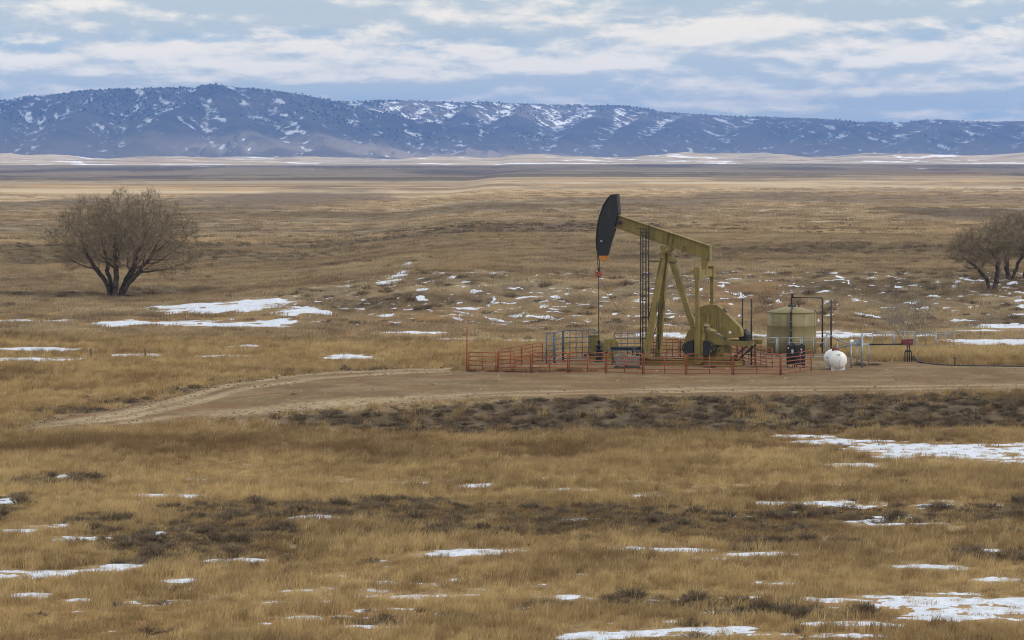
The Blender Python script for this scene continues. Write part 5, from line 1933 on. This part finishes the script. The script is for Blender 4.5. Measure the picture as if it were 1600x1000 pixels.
def build_trees():
    x, y, z = unproj(181, 464.5)
    s = 1.0
    tree('cottonwood_tree', (x, y, z - 0.05), 7,
         [((-0.45, 0, 0.05), (-1.0, 0.1, 1.5), (-1.7, 0.2, 2.5)), ((-0.25, 0.4, 0.05), (-0.6, 0.5, 1.7), (-1.0, 0.8, 2.6)),
          ((0.0, -0.3, 0.05), (0.05, -0.4, 2.0), (0.1, -0.6, 3.0)), ((0.35, 0.1, 0.05), (1.0, 0.2, 1.8), (1.7, 0.3, 2.9)),
          ((0.5, -0.2, 0.05), (1.3, -0.5, 1.5), (2.2, -0.8, 2.3))],
         [(0.6, 0, 5.9, 6.7, 5.6, 3.3), (-5.9, 0, 5.9, 1.9, 2.0, 1.6), (-4.3, 0.5, 7.4, 1.9, 2.2, 1.5), (-2.2, -0.5, 8.7, 2.0, 2.3, 1.5), (0.3, 0.5, 8.9, 2.0, 2.3, 1.6),
          (2.9, 0, 9.2, 2.1, 2.3, 1.4), (5.0, 0, 8.1, 2.0, 2.2, 1.6), (6.9, 0, 6.3, 1.9, 2.1, 1.7), (7.4, 0, 4.3, 1.6, 2.0, 1.5),
          (5.2, -1, 3.1, 2.0, 2.0, 1.3), (-3.7, 0, 4.6, 1.8, 2.0, 1.3), (0.8, 0, 6.3, 4.2, 4.0, 2.4), (3.6, 1.0, 5.6, 2.6, 2.6, 1.8),
          (-2.0, 2.2, 6.4, 2.5, 2.5, 2.0), (2.0, -2.6, 6.4, 2.6, 2.4, 2.0),
          (-3.6, 0, 3.5, 2.3, 2.2, 1.3), (3.5, 0, 3.0, 2.6, 2.4, 1.2), (0.0, -1.8, 4.0, 2.5, 2.0, 1.2), (6.4, 0, 3.1, 1.9, 1.9, 1.3)],
         6400, 'large bare cottonwood with a broad rounded crown standing alone', trunk_r=0.31, twigs=12, tw_r=0.011, tw_len=0.8, infl=4.0, split=0.032)
    for seed, px, py, w, lab in ((21, 1550, 447.5, 0, 'bare cottonwood with two splayed trunks at the edge of its grove'),
                                 (22, 1578, 449.5, 1, 'bare cottonwood in the middle of its grove'),
                                 (23, 1606, 449.5, 2, 'bare cottonwood with a leaning trunk at the back of its grove')):
        x, y, z = unproj(px, py)
        y += w * 1.5
        x = (px - 800) * y / FPX
        z = gz(x, y)
        st = [[((-0.2, 0, 0.05), (-0.5, 0, 1.5), (-1.6, 0.1, 3.0), (-2.6, 0.1, 3.9)), ((0.2, 0, 0.05), (0.5, 0.1, 1.7), (0.6, 0.2, 3.6), (-0.3, 0.2, 5.0))],
              [((-0.1, 0, 0.05), (-0.3, 0, 1.4), (-0.3, 0.1, 3.0), (-0.6, 0.1, 4.5)), ((0.2, 0, 0.05), (0.7, 0.1, 1.7), (1.3, 0.2, 3.3))],
              [((0, 0, 0.05), (0.4, 0, 1.4), (0.6, 0.1, 3.2)), ((-0.3, 0, 0.05), (0.1, 0.3, 1.6), (-0.2, 0.5, 3.4))]][w]
        bl = [[(-1.0, 0, 4.9, 3.2, 2.8, 2.7), (1.2, 0, 6.0, 1.9, 2.4, 1.8)], [(0.5, 0, 5.2, 2.9, 2.8, 2.8)], [(0.9, 0, 5.0, 3.3, 3.0, 2.9)]][w]
        e_ = tree('cottonwood_tree', (x, y, z - 0.05), seed, st, bl, 2300, lab, trunk_r=0.23, group='grove of bare cottonwoods', twigs=15, tw_len=0.85, tw_r=0.012, split=0.034)
        e_.scale = (1.0, 1.0, 0.77)
    x, y, z = unproj(1419, 549)
    tree('bare_shrub', (x, y + 1.0, gz(x, y + 1.0) - 0.05), 31,
         [((-0.15, 0, 0.03), (-0.5, 0, 1.0), (-1.0, 0, 1.9)), ((0.1, 0, 0.03), (0.1, 0.1, 1.4), (0.05, 0.1, 2.6)), ((0.2, 0, 0.03), (0.7, 0, 1.2), (1.4, 0, 2.6), (1.9, 0, 3.4)), ((0, 0.2, 0.03), (-0.2, 0.4, 1.3))],
         [(-0.2, 0, 2.6, 1.7, 1.4, 1.25), (1.3, 0, 2.6, 0.9, 0.8, 1.1)], 700, 'pale bare shrub behind the dark red burner pan', cat='shrub', trunk_r=0.05, step=0.22, tip=0.008, twigs=7, tw_len=0.6,
         tw_r=0.010, bark=M_PALE, twig_mat=M_PALE, split=0.02, infl=1.8, kill=0.3)


build_trees()


def scatter_stones():
    kinds = []
    for i in range(4):
        bm = bm_new()
        bmesh.ops.create_icosphere(bm, subdivisions=1, radius=1.0)
        for v in bm.verts:
            v.co = Vector((v.co.x * rnd.uniform(0.7, 1.3), v.co.y * rnd.uniform(0.7, 1.2), v.co.z * rnd.uniform(0.4, 0.75)))
        me = bpy.data.meshes.new('stone_%d' % i); bm.to_mesh(me); bm.free()
        me.materials.append(M_STONE)
        kinds.append(bpy.data.objects.new('stone_%d' % i, me))
    x, y = slab(60000, 150, 206, 0.25)
    pd = pad_mask(x, y)
    sel = (pd > -0.8) & (rng.random(len(x)) < 0.22 + 0.5 * np.exp(-np.abs(pd) / 0.5) + 0.45 * (fbm(x / 6, y / 3, 141, 3) > 0.12))
    x, y = x[sel], y[sel]
    n = len(x)
    s = rng.gamma(2.0, 0.018, n) + 0.015
    rot = np.zeros((n, 3)); rot[:, 2] = rng.uniform(0, 6.28, n)
    scatter('gravel', np.stack([x, y, H(x, y) + 0.045], -1), rot, np.stack([s, s, s], -1), rng.integers(0, 4, n), rng.random(n), kinds,
            'loose stones and clods strewn over the well pad')


M_STONE = mat_twig('stones', (0.10, 0.070, 0.044), (0.33, 0.26, 0.18))
scatter_stones()


def tumbleweeds():
    first = None
    for k in range(16):
        px = [738, 771, 793, 806, 818, 838, 849, 861, 872, 884, 905, 925, 1110, 1188, 1340, 1368][k]
        py = 583.4 if px < 1000 else 574 + (px < 1200) * 2.5
        x, y, z = unproj(px + rnd.uniform(-3, 3), py - rnd.uniform(0.2, 1.6))
        if first is None:
            first = o = raw_mesh('tumbleweed', *bush_mesh(rnd, 80, 0.5, 0.42), M_SAGE)
        else:
            o = first.copy()
        scene.collection.objects.link(o)
        s = rnd.uniform(0.55, 1.05)
        o.location = (x, y, z + 0.03); o.scale = (s * 1.4, s, s * rnd.uniform(0.6, 1.0)); o.rotation_euler = (0, 0, rnd.uniform(0, 6.28))
        tag(o, 'dry brown weeds heaped against the foot of the pipe fences', 'weeds', 'weeds against the fences')


tumbleweeds()
